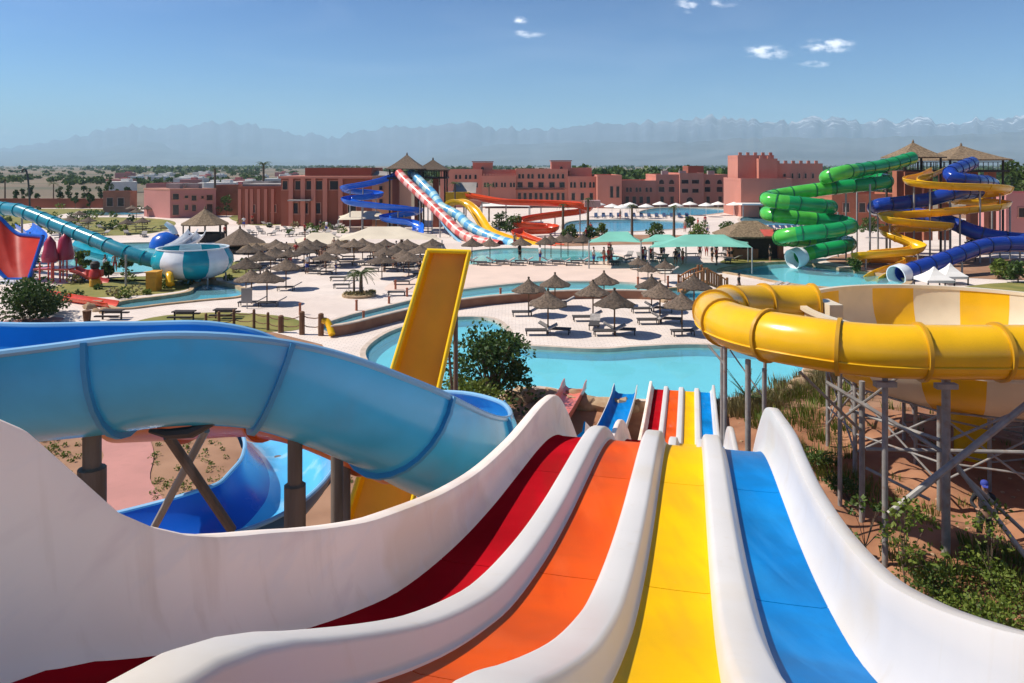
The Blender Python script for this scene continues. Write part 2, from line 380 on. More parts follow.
for px, py, a, b, s in [(767, 52, 24, 8, 1), (829, 46, 26, 8, 1), (814, 64, 20, 4, .7), (526, 34, 20, 5, .7), (520, 20, 9, 4.5, .75), (686, 6, 14, 8, .8), (724, 3, 20, 6, .6), (140, 124, 18, 4, .5), (195, 126, 22, 3.5, .45), (262, 126, 16, 3, .4), (470, 129, 16, 3, .45), (6, 132, 14, 5, .5), (1000, 62, 14, 6, .3), (60, 140, 40, 4, .25)]:
    dx = mth('MULTIPLY', mth('SUBTRACT', cu, (px - CX) / F), F / a); dz = mth('MULTIPLY', mth('SUBTRACT', cw, (HY - py) / F), F / b)
    e = mth('EXPONENT', mth('MULTIPLY', mth('ADD', mth('MULTIPLY', dx, dx), mth('MULTIPLY', dz, dz)), -1.0))
    e = mth('MULTIPLY', e, s); tot = e if tot is None else mth('MAXIMUM', tot, e)
cm = N.new('ShaderNodeMapRange'); cm.interpolation_type = 'SMOOTHSTEP'; cm.inputs[1].default_value = .22; cm.inputs[2].default_value = 1.35; cm.inputs[4].default_value = .72
L.new(mth('MULTIPLY', mth('MULTIPLY', tot, front), mth('ADD', mth('MULTIPLY', cn.outputs[0], 3.6), -.85)), cm.inputs[0])
# thin veils of cirrus over the whole sky
c3 = N.new('ShaderNodeTexNoise'); c3.inputs['Scale'].default_value = 2.5; c3.inputs['Detail'].default_value = 6; c3.inputs['Distortion'].default_value = .6
mp = N.new('ShaderNodeMapping'); mp.inputs['Scale'].default_value = (1, 1, 5); L.new(tc.outputs['Generated'], mp.inputs[0]); L.new(mp.outputs[0], c3.inputs['Vector'])
c4 = N.new('ShaderNodeMapRange'); c4.inputs[1].default_value = .5; c4.inputs[2].default_value = .8; c4.inputs[4].default_value = .06; L.new(c3.outputs[0], c4.inputs[0])
mxs = N.new('ShaderNodeMix'); mxs.data_type = 'RGBA'; mxs.inputs['B'].default_value = (8.2, 8.2, 8.4, 1)
gs = N.new('ShaderNodeMix'); gs.data_type = 'RGBA'; gs.blend_type = 'MULTIPLY'; gs.inputs['Factor'].default_value = 1; gs.inputs['B'].default_value = (.069, .084, .093, 1)
ga = N.new('ShaderNodeGamma'); ga.inputs[1].default_value = 1.8
gt = N.new('ShaderNodeMix'); gt.data_type = 'RGBA'; gt.blend_type = 'MULTIPLY'; gt.clamp_result = False; gt.inputs['Factor'].default_value = 1; gt.inputs['B'].default_value = (7.6, 7.6, 7.6, 1)
L.new(sky.outputs[0], gs.inputs['A']); L.new(gs.outputs['Result'], ga.inputs[0]); L.new(ga.outputs[0], gt.inputs['A']); L.new(gt.outputs['Result'], mxs.inputs['A']); L.new(mth('MAXIMUM', cm.outputs[0], c4.outputs[0]), mxs.inputs['Factor'])
L.new(mxs.outputs['Result'], bg.inputs[0])
SC.view_settings.view_transform = 'Standard'; SC.view_settings.look = 'None'; SC.view_settings.gamma = 1; SC.view_settings.use_curve_mapping = False
SC.view_settings.exposure = 1.30
SC.cycles.max_bounces = 8; SC.cycles.diffuse_bounces = 5; SC.cycles.glossy_bounces = 3; SC.cycles.transparent_max_bounces = 12; SC.cycles.volume_bounces = 2
SC.cycles.use_denoising = True; SC.cycles.sample_clamp_indirect = 6

# ================================================================ ground, pools
def closed_smooth(pts, k=5):
    n = len(pts); out = []
    for i in range(n):
        a, b, c, d = [Vector(pts[(i + j) % n]) for j in (-1, 0, 1, 2)]
        for j in range(k):
            t = j / k
            out.append(.5 * ((2 * b) + (c - a) * t + (2 * a - 5 * b + 4 * c - d) * t * t + (3 * b - a - 3 * c + d) * t ** 3))
    return out
def area(P): return sum(P[i][0] * P[(i + 1) % len(P)][1] - P[(i + 1) % len(P)][0] * P[i][1] for i in range(len(P))) / 2
def grow(P, d):
    n = len(P); s = 1 if area(P) > 0 else -1; out = []
    for i in range(n):
        t = Vector(P[(i + 1) % n]) - Vector(P[i - 1]); nn = Vector((t.y, -t.x, 0)).normalized() * s
        out.append(Vector(P[i]) + nn * d)
    return out
POOLS = []
def pool(pix, tile, wallm, copm, depth=1.1, cw=.35, ch=.06, water='water', raw=False):
    P = [Vector((p[0], p[1], 0)) for p in (pix if raw else [at(*q) for q in pix])]
    P = closed_smooth(P)
    if area(P) < 0: P = P[::-1]
    POOLS.append((P, tile, wallm, copm, depth, cw, ch, water))
pool([(366, 352), (384, 336), (410, 326), (440, 320), (468, 318), (492, 320), (504, 328), (510, 338), (522, 346), (550, 348.5), (600, 350.5), (640, 348), (690, 346), (735, 348), (782, 352), (803, 362), (797, 378), (772, 391), (735, 399), (690, 402), (640, 401), (590, 398), (540, 388), (500, 393), (460, 398), (415, 388), (376, 370)], 'pool_tile', 'pool_wall', 'coping', .55, .3, .05, 'water_still')
pool([(455, 301.5), (512, 295.5), (560, 293), (600, 292.5), (640, 293.5), (648, 289), (640, 284), (610, 282), (580, 282), (540, 282), (505, 285), (470, 289), (440, 294)], 'pool_tile_pale', 'pool_tile_pale', 'beach', .5, .2, .01, 'water_still')
pool([(322, 327), (345, 318), (372, 311), (407, 302.5), (425, 298), (438, 303), (425, 308), (403, 314.5), (372, 322), (345, 332), (330, 334)], 'pool_tile_teal', 'pool_wall', 'coping', .4, .25, .06)
pool([(662, 291), (690, 288.5), (715, 291), (742, 287), (756, 291), (748, 298), (716, 302), (690, 302), (664, 298)], 'pool_tile_teal', 'pool_wall', 'coping_stone', .9, .3, .08)
pool([(440, 262), (460, 253), (500, 248.5), (560, 249), (600, 251), (622, 257), (606, 261.5), (560, 262), (500, 262.5), (455, 266)], 'pool_tile_pale', 'pool_tile_pale', 'beach', .6, .3, .01)
pool([(722, 271.5), (742, 267), (770, 263.5), (797, 263), (830, 268), (865, 273), (890, 277), (906, 282), (893, 288), (860, 289.5), (830, 288.5), (790, 284.5), (755, 278)], 'pool_tile', 'pool_wall', 'coping_stone', .5, .5, .1)
pool([(566, 231), (600, 232.5), (650, 231), (686, 228), (690, 223), (660, 220.5), (610, 220), (570, 222)], 'pool_tile_blue', 'pool_wall', 'coping', .5, .5, .06)
pool([(640, 213.5), (690, 215.5), (722, 213), (724, 209.5), (690, 208), (655, 208.5)], 'pool_tile_blue', 'pool_wall', 'coping', .5, .5, .06)
pool([(60, 262), (74, 250), (100, 245), (140, 243), (164, 244), (186, 252), (180, 264), (150, 272), (105, 273), (72, 270)], 'pool_tile_pale', 'pool_wall', 'coping', .7, .3, .05)
pool([(112, 306.5), (128, 302), (160, 298), (190, 293), (196, 286), (208, 282.5), (226, 285), (243, 291), (238, 297.5), (203, 301), (160, 305.5), (125, 309.5)], 'pool_tile_teal', 'pool_wall', 'coping_stone', .45, .35, .1)
pool([(78, 214), (100, 215.5), (140, 214.5), (142, 212), (110, 210.5), (84, 211.5)], 'pool_tile_blue', 'pool_wall', 'coping', 1.0, .6, .06)
pool([(742, 222), (780, 226), (835, 224), (830, 217), (780, 216), (748, 216)], 'pool_tile_blue', 'pool_wall', 'coping', 1.0, .5, .06)
for P, tile, wallm, copm, depth, cw, ch, wat in POOLS:
    b = MB(); b.sheet(P, [], -depth); b.build('pool_floor', M[tile])['kind'] = 'structure'
    b = MB(); n = len(P)
    G = grow(P, .02)
    b.rings([[Vector((p.x, p.y, .05)) for p in G][::-1], [Vector((p.x, p.y, -depth)) for p in G][::-1]], True, False)
    b.build('pool_side', M[wallm])['kind'] = 'structure'
    b = MB(); b.sheet(P, [], -.10); b.build('water', M[wat])['kind'] = 'structure'
    O = grow(P, cw)
    b = MB(); z1 = .045 + ch
    I = grow(P, .0)
    b.rings([[Vector((p.x, p.y, -.2)) for p in I], [Vector((p.x, p.y, z1)) for p in I], [Vector((p.x, p.y, z1)) for p in O], [Vector((p.x, p.y, .0)) for p in O]], True, False)
    b.build('pool_edge', M[copm])['kind'] = 'structure'
HOLES = [grow(P[0], .03) for P in POOLS]
def patch(name, pix, z, m, raw=False, k=4, holes=False):
    P = [Vector((p[0], p[1], 0)) for p in (pix if raw else [at(*q) for q in pix])]
    if k: P = closed_smooth(P, k)
    if area(P) < 0: P = P[::-1]
    b = MB(); b.sheet(P, HOLES if holes else [], z); o = b.build(name, M[m]); o['kind'] = 'structure'; return o
BIG = 17000
patch('ground', [(-BIG, -300), (BIG, -300), (BIG, BIG), (-BIG, BIG)], 0, 'plain', True, 0, True)
patch('park_soil', [(-150, -20), (150, -20), (210, 150), (160, 175), (-150, 175), (-210, 150)], .015, 'earth', True, 0, True)
patch('paving', [(-260, 352), (60, 322), (250, 327), (322, 345), (345, 378), (400, 404), (470, 410), (540, 396), (590, 405), (640, 408), (690, 409), (745, 406), (785, 397), (812, 380), (822, 362), (845, 330), (900, 303), (1000, 297), (1300, 292), (1300, 236), (1040, 222), (800, 211.5), (560, 207.5), (300, 207.5), (130, 207.5), (-240, 207.5)], .03, 'paving', False, 0, True)
def lawn(pix, z=.045): patch('lawn', pix, z, 'lawn', False, 4)
lawn([(-200, 209), (60, 209), (142, 209), (140, 210), (70, 213), (40, 222), (-60, 232), (-200, 240)])
lawn([(40, 224), (70, 218), (140, 218), (175, 222), (160, 232), (110, 236), (60, 234)])
lawn([(232, 216), (300, 213.5), (345, 215), (344, 220), (300, 224), (250, 225)])
lawn([(60, 285), (110, 280), (170, 281), (188, 284), (186, 290), (150, 295), (90, 298), (50, 296)])
lawn([(100, 279), (150, 276.5), (185, 278), (180, 281), (110, 282)])
lawn([(195, 274), (235, 262), (262, 266), (250, 275), (228, 279)])
lawn([(125, 326), (165, 316), (225, 313), (290, 318), (300, 330), (240, 333), (150, 333)])
lawn([(930, 296), (990, 284), (1100, 282), (1180, 290), (1100, 297), (990, 299)])
lawn([(720, 262), (745, 256), (790, 254), (812, 257), (800, 260), (760, 262), (735, 265)])
patch('flower_bed', [(555, 246), (575, 236), (640, 235), (700, 236), (730, 240), (700, 244), (620, 245)], .045, 'earth')
patch('dry_slope', [(826, 261), (850, 254), (900, 254), (960, 258), (1150, 262), (1150, 280), (1000, 280), (900, 272), (868, 268)], .05, 'earth')
patch('beach', [(385, 288), (420, 268), (450, 266.5), (500, 263.4), (560, 262.8), (610, 263), (650, 268), (668, 278), (655, 283), (646, 284), (612, 281.4), (580, 281.3), (540, 281.3), (505, 284), (470, 288), (438, 292), (418, 292.5), (400, 292)], .05, 'beach')
patch('footpath', [Vector((-11.2, 12, 0)), Vector((-10.6, 15, 0)), at(100, 470), at(96, 440), at(112, 405), at(150, 380), at(175, 385), at(150, 425), at(154, 455), at(150, 480), at(163, 500), at(170, 520), Vector((-7.2, 12, 0))], .05, 'pink_path', True)
patch('footpath', [at(395, 510), at(400, 480), at(418, 450), at(452, 425), at(478, 428), at(448, 460), at(430, 490), at(425, 515)], .05, 'pink_path', True)
patch('footpath', [at(-100, 345), at(0, 338), at(60, 322), at(55, 318), at(0, 322), at(-100, 330)], .06, 'pink_path', True)
# uneven red earth under the bowl slide
b = MB(); nx, ny = 110, 120; x0, x1, y0, y1 = 2.5, 34.0, 5.0, 31.5
SX0_ = -0.448
def bank(x, y):
    e = min((x - x0), (x1 - x), (y - y0), (y1 - y)) / 2.5; e = max(0, min(1, e)); e = e * e * (3 - 2 * e)
    h = .30 + .75 * noise.fractal(Vector((x * .22, y * .22, 3)), 1, 2, 3) + .10 * noise.fractal(Vector((x * 1.7, y * 1.7, 8)), 1, 2, 4)
    dd = (x - SX0_) * math.cos(R(13.288)) - y * math.sin(R(13.288)); k = max(0, min(1, (dd - 1.7) / 2.2)); e *= k * k * (3 - 2 * k)
    return .02 + e * max(.0, h)
for j in range(ny + 1):
    for i in range(nx + 1):
        x = x0 + (x1 - x0) * i / nx; y = y0 + (y1 - y0) * j / ny
        b.v.append(Vector((x, y, bank(x, y) - (.03 if i in (0, nx) or j in (0, ny) else 0))))
for j in range(ny):
    for i in range(nx):
        a = j * (nx + 1) + i; b.f.append([a, a + 1, a + nx + 2, a + nx + 1]); b.m.append(0)
b.build('terrain', M['red_earth'], smooth=True, angle=180)['kind'] = 'structure'
def gz(x, y): return bank(x, y) if x0 < x < x1 and y0 < y < y1 else .02

# ================================================================ mountains
def snowmat(name, rockc, snow, z0, z1):
    m = mat(name, rockc, rough=1, var=.25, scale=.0012, rvar=0, detail=8)
    nt = m.node_tree; N = nt.nodes; L = nt.links; b = N['Principled BSDF']
    old = b.inputs['Base Color'].links[0].from_socket
    g = N.new('ShaderNodeNewGeometry'); s = N.new('ShaderNodeSeparateXYZ'); L.new(g.outputs['Position'], s.inputs[0])
    t = N.new('ShaderNodeTexNoise'); t.inputs['Scale'].default_value = .006; t.inputs['Detail'].default_value = 8; L.new(g.outputs['Position'], t.inputs['Vector'])
    a = N.new('ShaderNodeMath'); a.operation = 'MULTIPLY_ADD'; a.inputs[1].default_value = 1100; L.new(t.outputs[0], a.inputs[0]); L.new(s.outputs[2], a.inputs[2])
    r = N.new('ShaderNodeMapRange'); r.inputs[1].default_value = z0 + 550; r.inputs[2].default_value = z1 + 550; L.new(a.outputs[0], r.inputs[0])
    r2 = N.new('ShaderNodeMapRange'); r2.inputs[1].default_value = 1500; r2.inputs[2].default_value = 5500; L.new(s.outputs[0], r2.inputs[0])
    m2 = N.new('ShaderNodeMath'); m2.operation = 'MULTIPLY'; L.new(r.outputs[0], m2.inputs[0]); L.new(r2.outputs[0], m2.inputs[1])
    mx = N.new('ShaderNodeMix'); mx.data_type = 'RGBA'; mx.inputs['B'].default_value = (*snow, 1)
    L.new(m2.outputs[0], mx.inputs['Factor']); L.new(old, mx.inputs['A']); L.new(mx.outputs['Result'], b.inputs['Base Color'])
    return m
def interp(tab, x):
    for (a, ya), (c, yc) in zip(tab, tab[1:]):
        if x <= c:
            t = max(0, (x - a) / (c - a)); t = t * t * (3 - 2 * t) * .5 + t * .5
            return ya + (yc - ya) * t
    return tab[-1][1]
def mountain_range(name, tab, D, m, rough, seed, depth=.35):
    b = MB(); xs = list(range(-260, 1290, 4)); rows = 15
    for px in xs:
        d = D(px); crest = (HY - interp(tab, px)) / F * d
        crest *= 1 + rough * .8 * noise.fractal(Vector((px * .035, seed, 0)), 1, 2.1, 5) + rough * .5 * noise.fractal(Vector((px * .14, seed, 5)), 1, 2.1, 3)
        ang = (px - CX) / F
        for r in range(rows):
            if r <= 10:
                q = r / 10; dist = d * (1 - depth * (1 - q))
                k = q ** 1.25
                n1 = noise.ridged_multi_fractal(Vector((ang * 14 , q * 2.2, seed)), 1, 2.1, 5, 1, 2) - 1.0
                hh = max(crest, 0) * (k + .12 * n1 * q * (1 - q) * 2.2 * rough * 6)
            else:
                q = (r - 10) / 4; dist = d * (1 + .22 * q); hh = max(crest, 0) * (1 - q)
            b.v.append(Vector((ang * dist, dist, max(hh, -.5) if r not in (0,) else -.5)))
    for i in range(len(xs) - 1):
        for r in range(rows - 1):
            a = i * rows + r; b.f.append([a, a + rows, a + rows + 1, a + 1]); b.m.append(0)
    o = b.build(name, m, smooth=True, angle=180); o['kind'] = 'structure'
mountain_range('mountains', [(-260, 142), (0, 148), (60, 139), (120, 128), (180, 125), (232, 121), (275, 129), (330, 136), (390, 127), (450, 123), (520, 128), (560, 128), (602, 121), (640, 126), (680, 118), (722, 115), (762, 122), (800, 119), (828, 117), (880, 122), (920, 117), (955, 123), (1000, 115), (1050, 118), (1290, 126)],
               lambda p: 15000 - 5000 * min(1, max(0, (p - 250) / 500)), snowmat('high_rock', (.09, .10, .13), (.74, .77, .82), 560, 700), .24, 3.0)
mountain_range('hills', [(-260, 152), (0, 151), (90, 149), (140, 141), (190, 147), (260, 153), (340, 161), (400, 160), (445, 148), (520, 143), (600, 141), (690, 141), (760, 136), (850, 137), (930, 135), (1024, 131), (1290, 133)],
               lambda p: 12500 - 5000 * min(1, max(0, (p - 250) / 500)), mat('hill_rock', (.085, .09, .095), rough=1, var=.35, scale=.002, rvar=0, detail=8), .10, 9.0)
# air
hz = MB(); hz.box((0, 8000, 449), (46000, 30000, 902))
HZ = bpy.data.materials.new('haze'); HZ.use_nodes = True; nt = HZ.node_tree
nt.nodes.remove(nt.nodes['Principled BSDF'])
pv = nt.nodes.new('ShaderNodeVolumePrincipled'); pv.inputs['Color'].default_value = (.56, .82, 1.0, 1); pv.inputs['Density'].default_value = 1.05e-4; pv.inputs['Anisotropy'].default_value = 0.0
nt.links.new(pv.outputs[0], nt.nodes['Material Output'].inputs['Volume'])
ho = hz.build('haze', HZ); ho['kind'] = 'stuff'
HZ.cycles.homogeneous_volume = True
# ================================================================ the four lane slide
TH = R(13.288); SX0 = -0.448
def nat(xk, yk):
    # monotone-ish cubic (Fritsch-Carlson)
    n = len(xk); h = [xk[i + 1] - xk[i] for i in range(n - 1)]; d = [(yk[i + 1] - yk[i]) / h[i] for i in range(n - 1)]
    m = [d[0]] + [(d[i - 1] + d[i]) / 2 if d[i - 1] * d[i] > 0 else 0 for i in range(1, n - 1)] + [d[-1]]
    def f(x):
        if x <= xk[0]: return yk[0]
        if x >= xk[-1]: return yk[-1]
        i = max(j for j in range(n - 1) if xk[j] <= x); t = (x - xk[i]) / h[i]
        return ((2 * t ** 3 - 3 * t * t + 1) * yk[i] + (t ** 3 - 2 * t * t + t) * h[i] * m[i] + (-2 * t ** 3 + 3 * t * t) * yk[i + 1] + (t ** 3 - t * t) * h[i] * m[i + 1])
    return f
ZK = [(-1, 8.86), (.9, 8.86), (1.3, 8.835), (1.55, 8.78), (1.8, 8.67), (2.05, 8.53), (2.5, 8.29), (3, 8.05), (3.5, 7.84), (4, 7.655), (5, 7.405), (6, 7.235), (7, 7.115), (8, 6.995), (8.6, 6.89), (9.2, 6.72), (10, 6.36), (11, 5.78), (12, 5.15), (13.2, 4.5), (14.5, 4.02), (16, 3.72), (17.5, 3.52), (18.6, 3.33), (19.6, 3.02), (21, 2.35), (22.5, 1.5), (24, .84), (25.5, .48), (27, .36), (33.6, .34)]
SZ = nat([a for a, _ in ZK], [b for _, b in ZK])
HL = nat([-1, 1.2, 1.7, 2.05, 3, 4, 5.2, 6, 7.2, 8.2, 9, 9.8, 10.6, 12, 15, 17.5, 18.6, 20, 23, 27, 33.6], [.72, .70, .62, .43, .41, .41, .35, .30, .27, .32, .42, .55, .50, .36, .36, .44, .50, .45, .34, .30, .30])
HR = nat([-1, 1.2, 2, 3, 4.2, 6.3, 7, 7.7, 8.4, 9.2, 9.8, 10.6, 12, 15, 17.5, 19, 20, 21, 23, 27, 33.6], [.60, .55, .42, .41, .40, .37, .40, .45, .45, .52, .57, .54, .40, .38, .44, .52, .52, .44, .34, .30, .30])
HD = nat([-1, 1, 2.4, 3, 4, 8, 9.3, 11, 17, 18.7, 20, 24, 33.6], [.15, .155, .148, .132, .12, .135, .16, .13, .125, .17, .13, .12, .12])
def sp(s, d, h):
    return Vector((SX0 + s * math.sin(TH) + d * math.cos(TH), s * math.cos(TH) - d * math.sin(TH), SZ(s) + h))
def srange(a, b):
    out = []; s = a
    while s < b - 1e-6:
        out.append(s); s += .16 if s < 12 else .35
    return out + [b]
slide = thing('multi_lane_slide', 'four lane racing slide, red, orange, yellow and blue with white dividers, running downhill', 'water slide', (0, 0, 0))
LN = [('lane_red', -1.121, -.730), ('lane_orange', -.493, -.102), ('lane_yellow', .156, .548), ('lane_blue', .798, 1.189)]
cols = ['red', 'orange', 'yellow', 'blue']
SEAMS = [-1, 1.52, 2.55, 4.75, 7.2, 9.5, 11.8, 14.2, 16.6, 19, 21.4, 23.8, 26.2, 28.6, 31, 33.4]
for i, (mn, a, c) in enumerate(LN):
    b = MB(); ss = SEAMS
    for k in range(len(ss) - 1):
        # each moulded section laps over the next by a hand's breadth
        s0, s1 = ss[k], ss[k + 1]
        rs = []
        for s in srange(s0, s1 - .009):
            up = 0.0
            rs.append([sp(s, a - .01, .012 + up), sp(s, a + .03, .002 + up), sp(s, (a + c) / 2, up), sp(s, c - .03, .002 + up), sp(s, c + .01, .012 + up), sp(s, c, -.05), sp(s, a, -.05)])
        b.rings(rs, True, True)
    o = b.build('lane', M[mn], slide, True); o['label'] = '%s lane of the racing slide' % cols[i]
for a, c in ((-.730, -.493), (-.102, .156), (.548, .798)):
    b = MB(); rs = []
    for s in srange(-1, 33.55):
        h = HD(s); q = h / .125
        rs.append([sp(s, a + x, y) for x, y in ((-.004, -.06), (0, .02), (.012, h * .75), (.026, h * .93), (.05, h), (c - a - .085, h), (c - a - .064, h * .96), (c - a - .050, h * .82), (c - a - .028, h * .28), (c - a - .016, h * .17), (c - a - .002, h * .13), (c - a + .003, .0), (c - a + .003, -.06))])
    b.rings(rs, True, True)
    b.build('divider', M['white_clean'], slide, True, angle=50)
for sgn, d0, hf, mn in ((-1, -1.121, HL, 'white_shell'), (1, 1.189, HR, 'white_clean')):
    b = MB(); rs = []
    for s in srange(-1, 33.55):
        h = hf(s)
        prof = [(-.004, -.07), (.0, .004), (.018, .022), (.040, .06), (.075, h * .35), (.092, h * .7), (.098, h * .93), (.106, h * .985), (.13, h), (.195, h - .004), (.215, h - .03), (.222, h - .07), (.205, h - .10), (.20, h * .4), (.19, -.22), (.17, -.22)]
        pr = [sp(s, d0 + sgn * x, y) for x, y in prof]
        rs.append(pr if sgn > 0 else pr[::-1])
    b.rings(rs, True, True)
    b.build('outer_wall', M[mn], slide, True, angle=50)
b = MB()
for s in (3.2, 6.2, 9.4, 12.6, 15.8, 19, 22.2, 25.2):
    b2 = MB()
    for d in (-1.0, 1.07):
        p = sp(s, d, -.12); q = Vector((p.x, p.y, -.3)); b2.tube([p, q], .075, 10)
    b2.tube([sp(s, -1.25, -.16), sp(s, 1.33, -.16)], .05, 8)
    b2.tube([sp(s, -1.0, -.3), Vector((sp(s, 1.07, 0).x, sp(s, 1.07, 0).y, .1))], .03, 6)
    b2.build('support_frame', M['steel'], slide, True)

# ================================================================ flumes
def open_flume(root, path, rad, inner, outer, rimm, bank=None, a0=-100, a1=100, th=.03, rim=.045, flange=None, wide=2, name='trough', side=None, split=99, flm=None):
    """half-round trough along path (the path is the line through the rim's centre)"""
    fr = frames(path, wide); n = len(fr); A = MB(); B = MB(); Cc = MB(); rs_i = []; rs_o = []; ra = []; rb = []
    K = 14; dist = 0; nxt = flange or 1e9
    for i, (p, t, sd_, up) in enumerate(fr):
        q = i / (n - 1); rr = rad(q) if callable(rad) else rad
        bk = R(bank(q)) if bank else 0
        d1 = sd_ * math.cos(bk) + up * math.sin(bk); u1 = up * math.cos(bk) - sd_ * math.sin(bk)
        ang = [R(a0 + (a1 - a0) * k / K) for k in range(K + 1)]
        pi = [p + (d1 * math.sin(a) - u1 * math.cos(a)) * rr for a in ang]; po = [p + (d1 * math.sin(a) - u1 * math.cos(a)) * (rr + th) for a in ang]
        rs_i.append(pi); rs_o.append(po)
        for e, lst in ((0, ra), (-1, rb)):
            a = ang[e]; c = p + (d1 * math.sin(a) - u1 * math.cos(a)) * (rr + th * .5 + .012 )
            lst.append(c)
        if i: dist += (p - path[i - 1]).length
        if dist >= nxt:
            fb = MB()
            r0 = [p + (d1 * math.sin(a) - u1 * math.cos(a)) * (rr + th * .6) for a in ang]; r1 = [p + (d1 * math.sin(a) - u1 * math.cos(a)) * (rr + th + .055) for a in ang]
            f0 = [x - t * .022 for x in r0 + r1[::-1]]; f1 = [x + t * .022 for x in r0 + r1[::-1]]
            fb.rings([f0, f1], True, True); fb.build('flange', flm or outer, root, True); nxt += flange
    A.rings([a + b[::-1] for a, b in zip(rs_i, rs_o)], True, True, 0, lambda i, j: (0 if j < split else 2) if j < K else 1)
    A.build(name, [inner, outer] + ([side] if side else []), root, True, angle=50)
    for lst in (ra, rb):
        r_ = MB(); r_.tube(lst, rim, 8); r_.build('rim', rimm, root, True)
def closed_flume(root, path, rad, m, fm=None, flange=None, stripe=None, m2=None, n=16, fw=.05, fh=.06, seam=None, name='tube'):
    fr = frames(path); A = MB(); rs = []; dist = 0; nxt = (flange or 1e9) * .6; D = [0]
    for i, (p, t, sd_, up) in enumerate(fr):
        if i: D.append(D[-1] + (p - path[i - 1]).length)
        rs.append([p + (sd_ * math.cos(2 * math.pi * k / n) + up * math.sin(2 * math.pi * k / n)) * rad for k in range(n)])
        if D[-1] >= nxt:
            c = [(sd_ * math.cos(2 * math.pi * k / n) + up * math.sin(2 * math.pi * k / n)) for k in range(n)]
            f = MB(); f.rings([[p - t * fw + x * (rad - .01) for x in c], [p - t * fw + x * (rad + fh) for x in c], [p + t * fw + x * (rad + fh) for x in c], [p + t * fw + x * (rad - .01) for x in c]], True, False)
            f.build('flange', fm or m, root, True); nxt += flange
    A.rings(rs, True, False, 0, (lambda i, j: int(D[i] / stripe) % 2) if stripe else None)
    th = .04   # inner skin, so the mouth shows a real wall
    A.rings([[p + (q - p) * ((rad - th) / rad) for q in r][::-1] for (p, t, s_, u), r in zip(fr, rs)], True, False)
    e0, e1 = rs[0], rs[-1]
    for r, (p, t, s_, u), fl in ((rs[0], fr[0], 0), (rs[-1], fr[-1], 1)):
        A.rings([r, [p + (q - p) * ((rad - th) / rad) for q in r]], True, False)
    A.build(name, [m, m2] if m2 else m, root, True)
    if seam:
        for sg in (-1, 1):
            s = MB(); pts = [p + sd_ * sg * (rad + .012) * math.cos(R(seam)) + up * (rad + .012) * math.sin(R(seam)) for p, t, sd_, up in fr]
            s.tube(pts, .028, 6); s.build('seam', m, root, True)
def post(root, p, r=.06, z0=-.2, m='steel', name='support_post', sleeve=None):
    p = Vector(p); b = MB(); b.tube([p, Vector((p.x, p.y, z0))], r, 10)
    o = b.build(name, M[m], root, True)
    if sleeve:
        b = MB(); b.lathe([(r * .9, sleeve + .02), (r * 1.5, sleeve), (r * 1.5, z0)], (p.x, p.y, 0), 12); b.build('post_sleeve', M[m], root, True)
def bar(root, p, q, r=.04, m='steel', name='brace'):
    b = MB(); b.tube([p, q], r, 8); b.build(name, M[m], root, True)

# big open blue flume that swings across the left
fl = thing('open_flume', 'big open blue flume curving across the left foreground on brown posts', 'water slide', (-2.3, 8, 0))
pth = [(-9.4, 7.9, 8.7), (-7.0, 7.25, 8.36), (-5.2, 7.12, 8.25), (-4.0, 7.15, 8.31), (-3.0, 7.25, 8.35), (-2.2, 7.45, 8.17), (-1.45, 7.95, 7.62), (-.88, 8.75, 6.92), (-.60, 9.7, 6.42), (-.66, 10.6, 6.2), (-1.05, 11.25, 6.08), (-1.65, 11.6, 5.98)]
P = smooth_path(pth, .14)
bk = nat([0, .29, .36, .46, .53, .64, .74, .84, 1], [2, -1, -2, -7, -10, -13, -18, -30, -34])
# right hand side (towards the viewer) is raised in the bend
open_flume(fl, P, nat([0, .40, .57, .71, .85, 1], [.82, .80, .72, .66, .66, .62]), M['trough_blue_in'], M['trough_blue'], M['rim_blue'], lambda q: -bk(q), -96, 96, .035, .035, 1.45, 3, flm=M['joint_blue'])
post(fl, wp(92, 430, 7.35), .085, sleeve=wp(92, 468, 7.35).z, m='brown_post')
post(fl, wp(295, 428, 7.35), .07, sleeve=wp(295, 485, 7.35).z, m='brown_post')
post(fl, wp(337, 445, 8.6), .07, sleeve=None, m='brown_post')
post(fl, wp(462, 470, 10.5), .06, m='brown_post')
bar(fl, wp(168, 436, 7.4), wp(232, 530, 7.9), .05, 'brown_post'); bar(fl, wp(206, 430, 7.6), wp(150, 535, 8.1), .04, 'steel_grey')
b = MB(); b.tube([wp(150, 431, 7.2), wp(170, 434, 7.1), wp(192, 432, 7.0), wp(214, 422, 6.95)], [.02, .05, .055, .03], 8); b.build('cradle', M['dark_metal'], fl, True)
b = MB(); b.tube([wp(272, 422, 7.3), wp(292, 428, 7.25), wp(312, 425, 7.25)], [.03, .05, .03], 8); b.build('cradle', M['dark_metal'], fl, True)
# lower flume with running water
fl2 = thing('splash_flume', 'wet light blue flume bending left, running low behind the brown posts', 'water slide', (-3, 11.5, 0))
pth = [wp(262, 408, 17), wp(282, 424, 14.8), wp(291, 444, 13.3), wp(283, 467, 12.2), wp(247, 496, 11.4), wp(188, 514, 11.0), wp(100, 534, 10.9), wp(0, 552, 11.2)]
P = smooth_path(pth, .15)
open_flume(fl2, P, .74, M['wet_blue'], M['teal_dark'], M['rim_blue'], lambda q: 4, -86, 86, .03, .035, 2.4, 3, side=M['deep_blue'], split=9)
b = MB()
for k_ in (.2, .55, .85): post(fl2, P[int(k_ * len(P))] - Vector((0, 0, .74)), .07, m='brown_post')
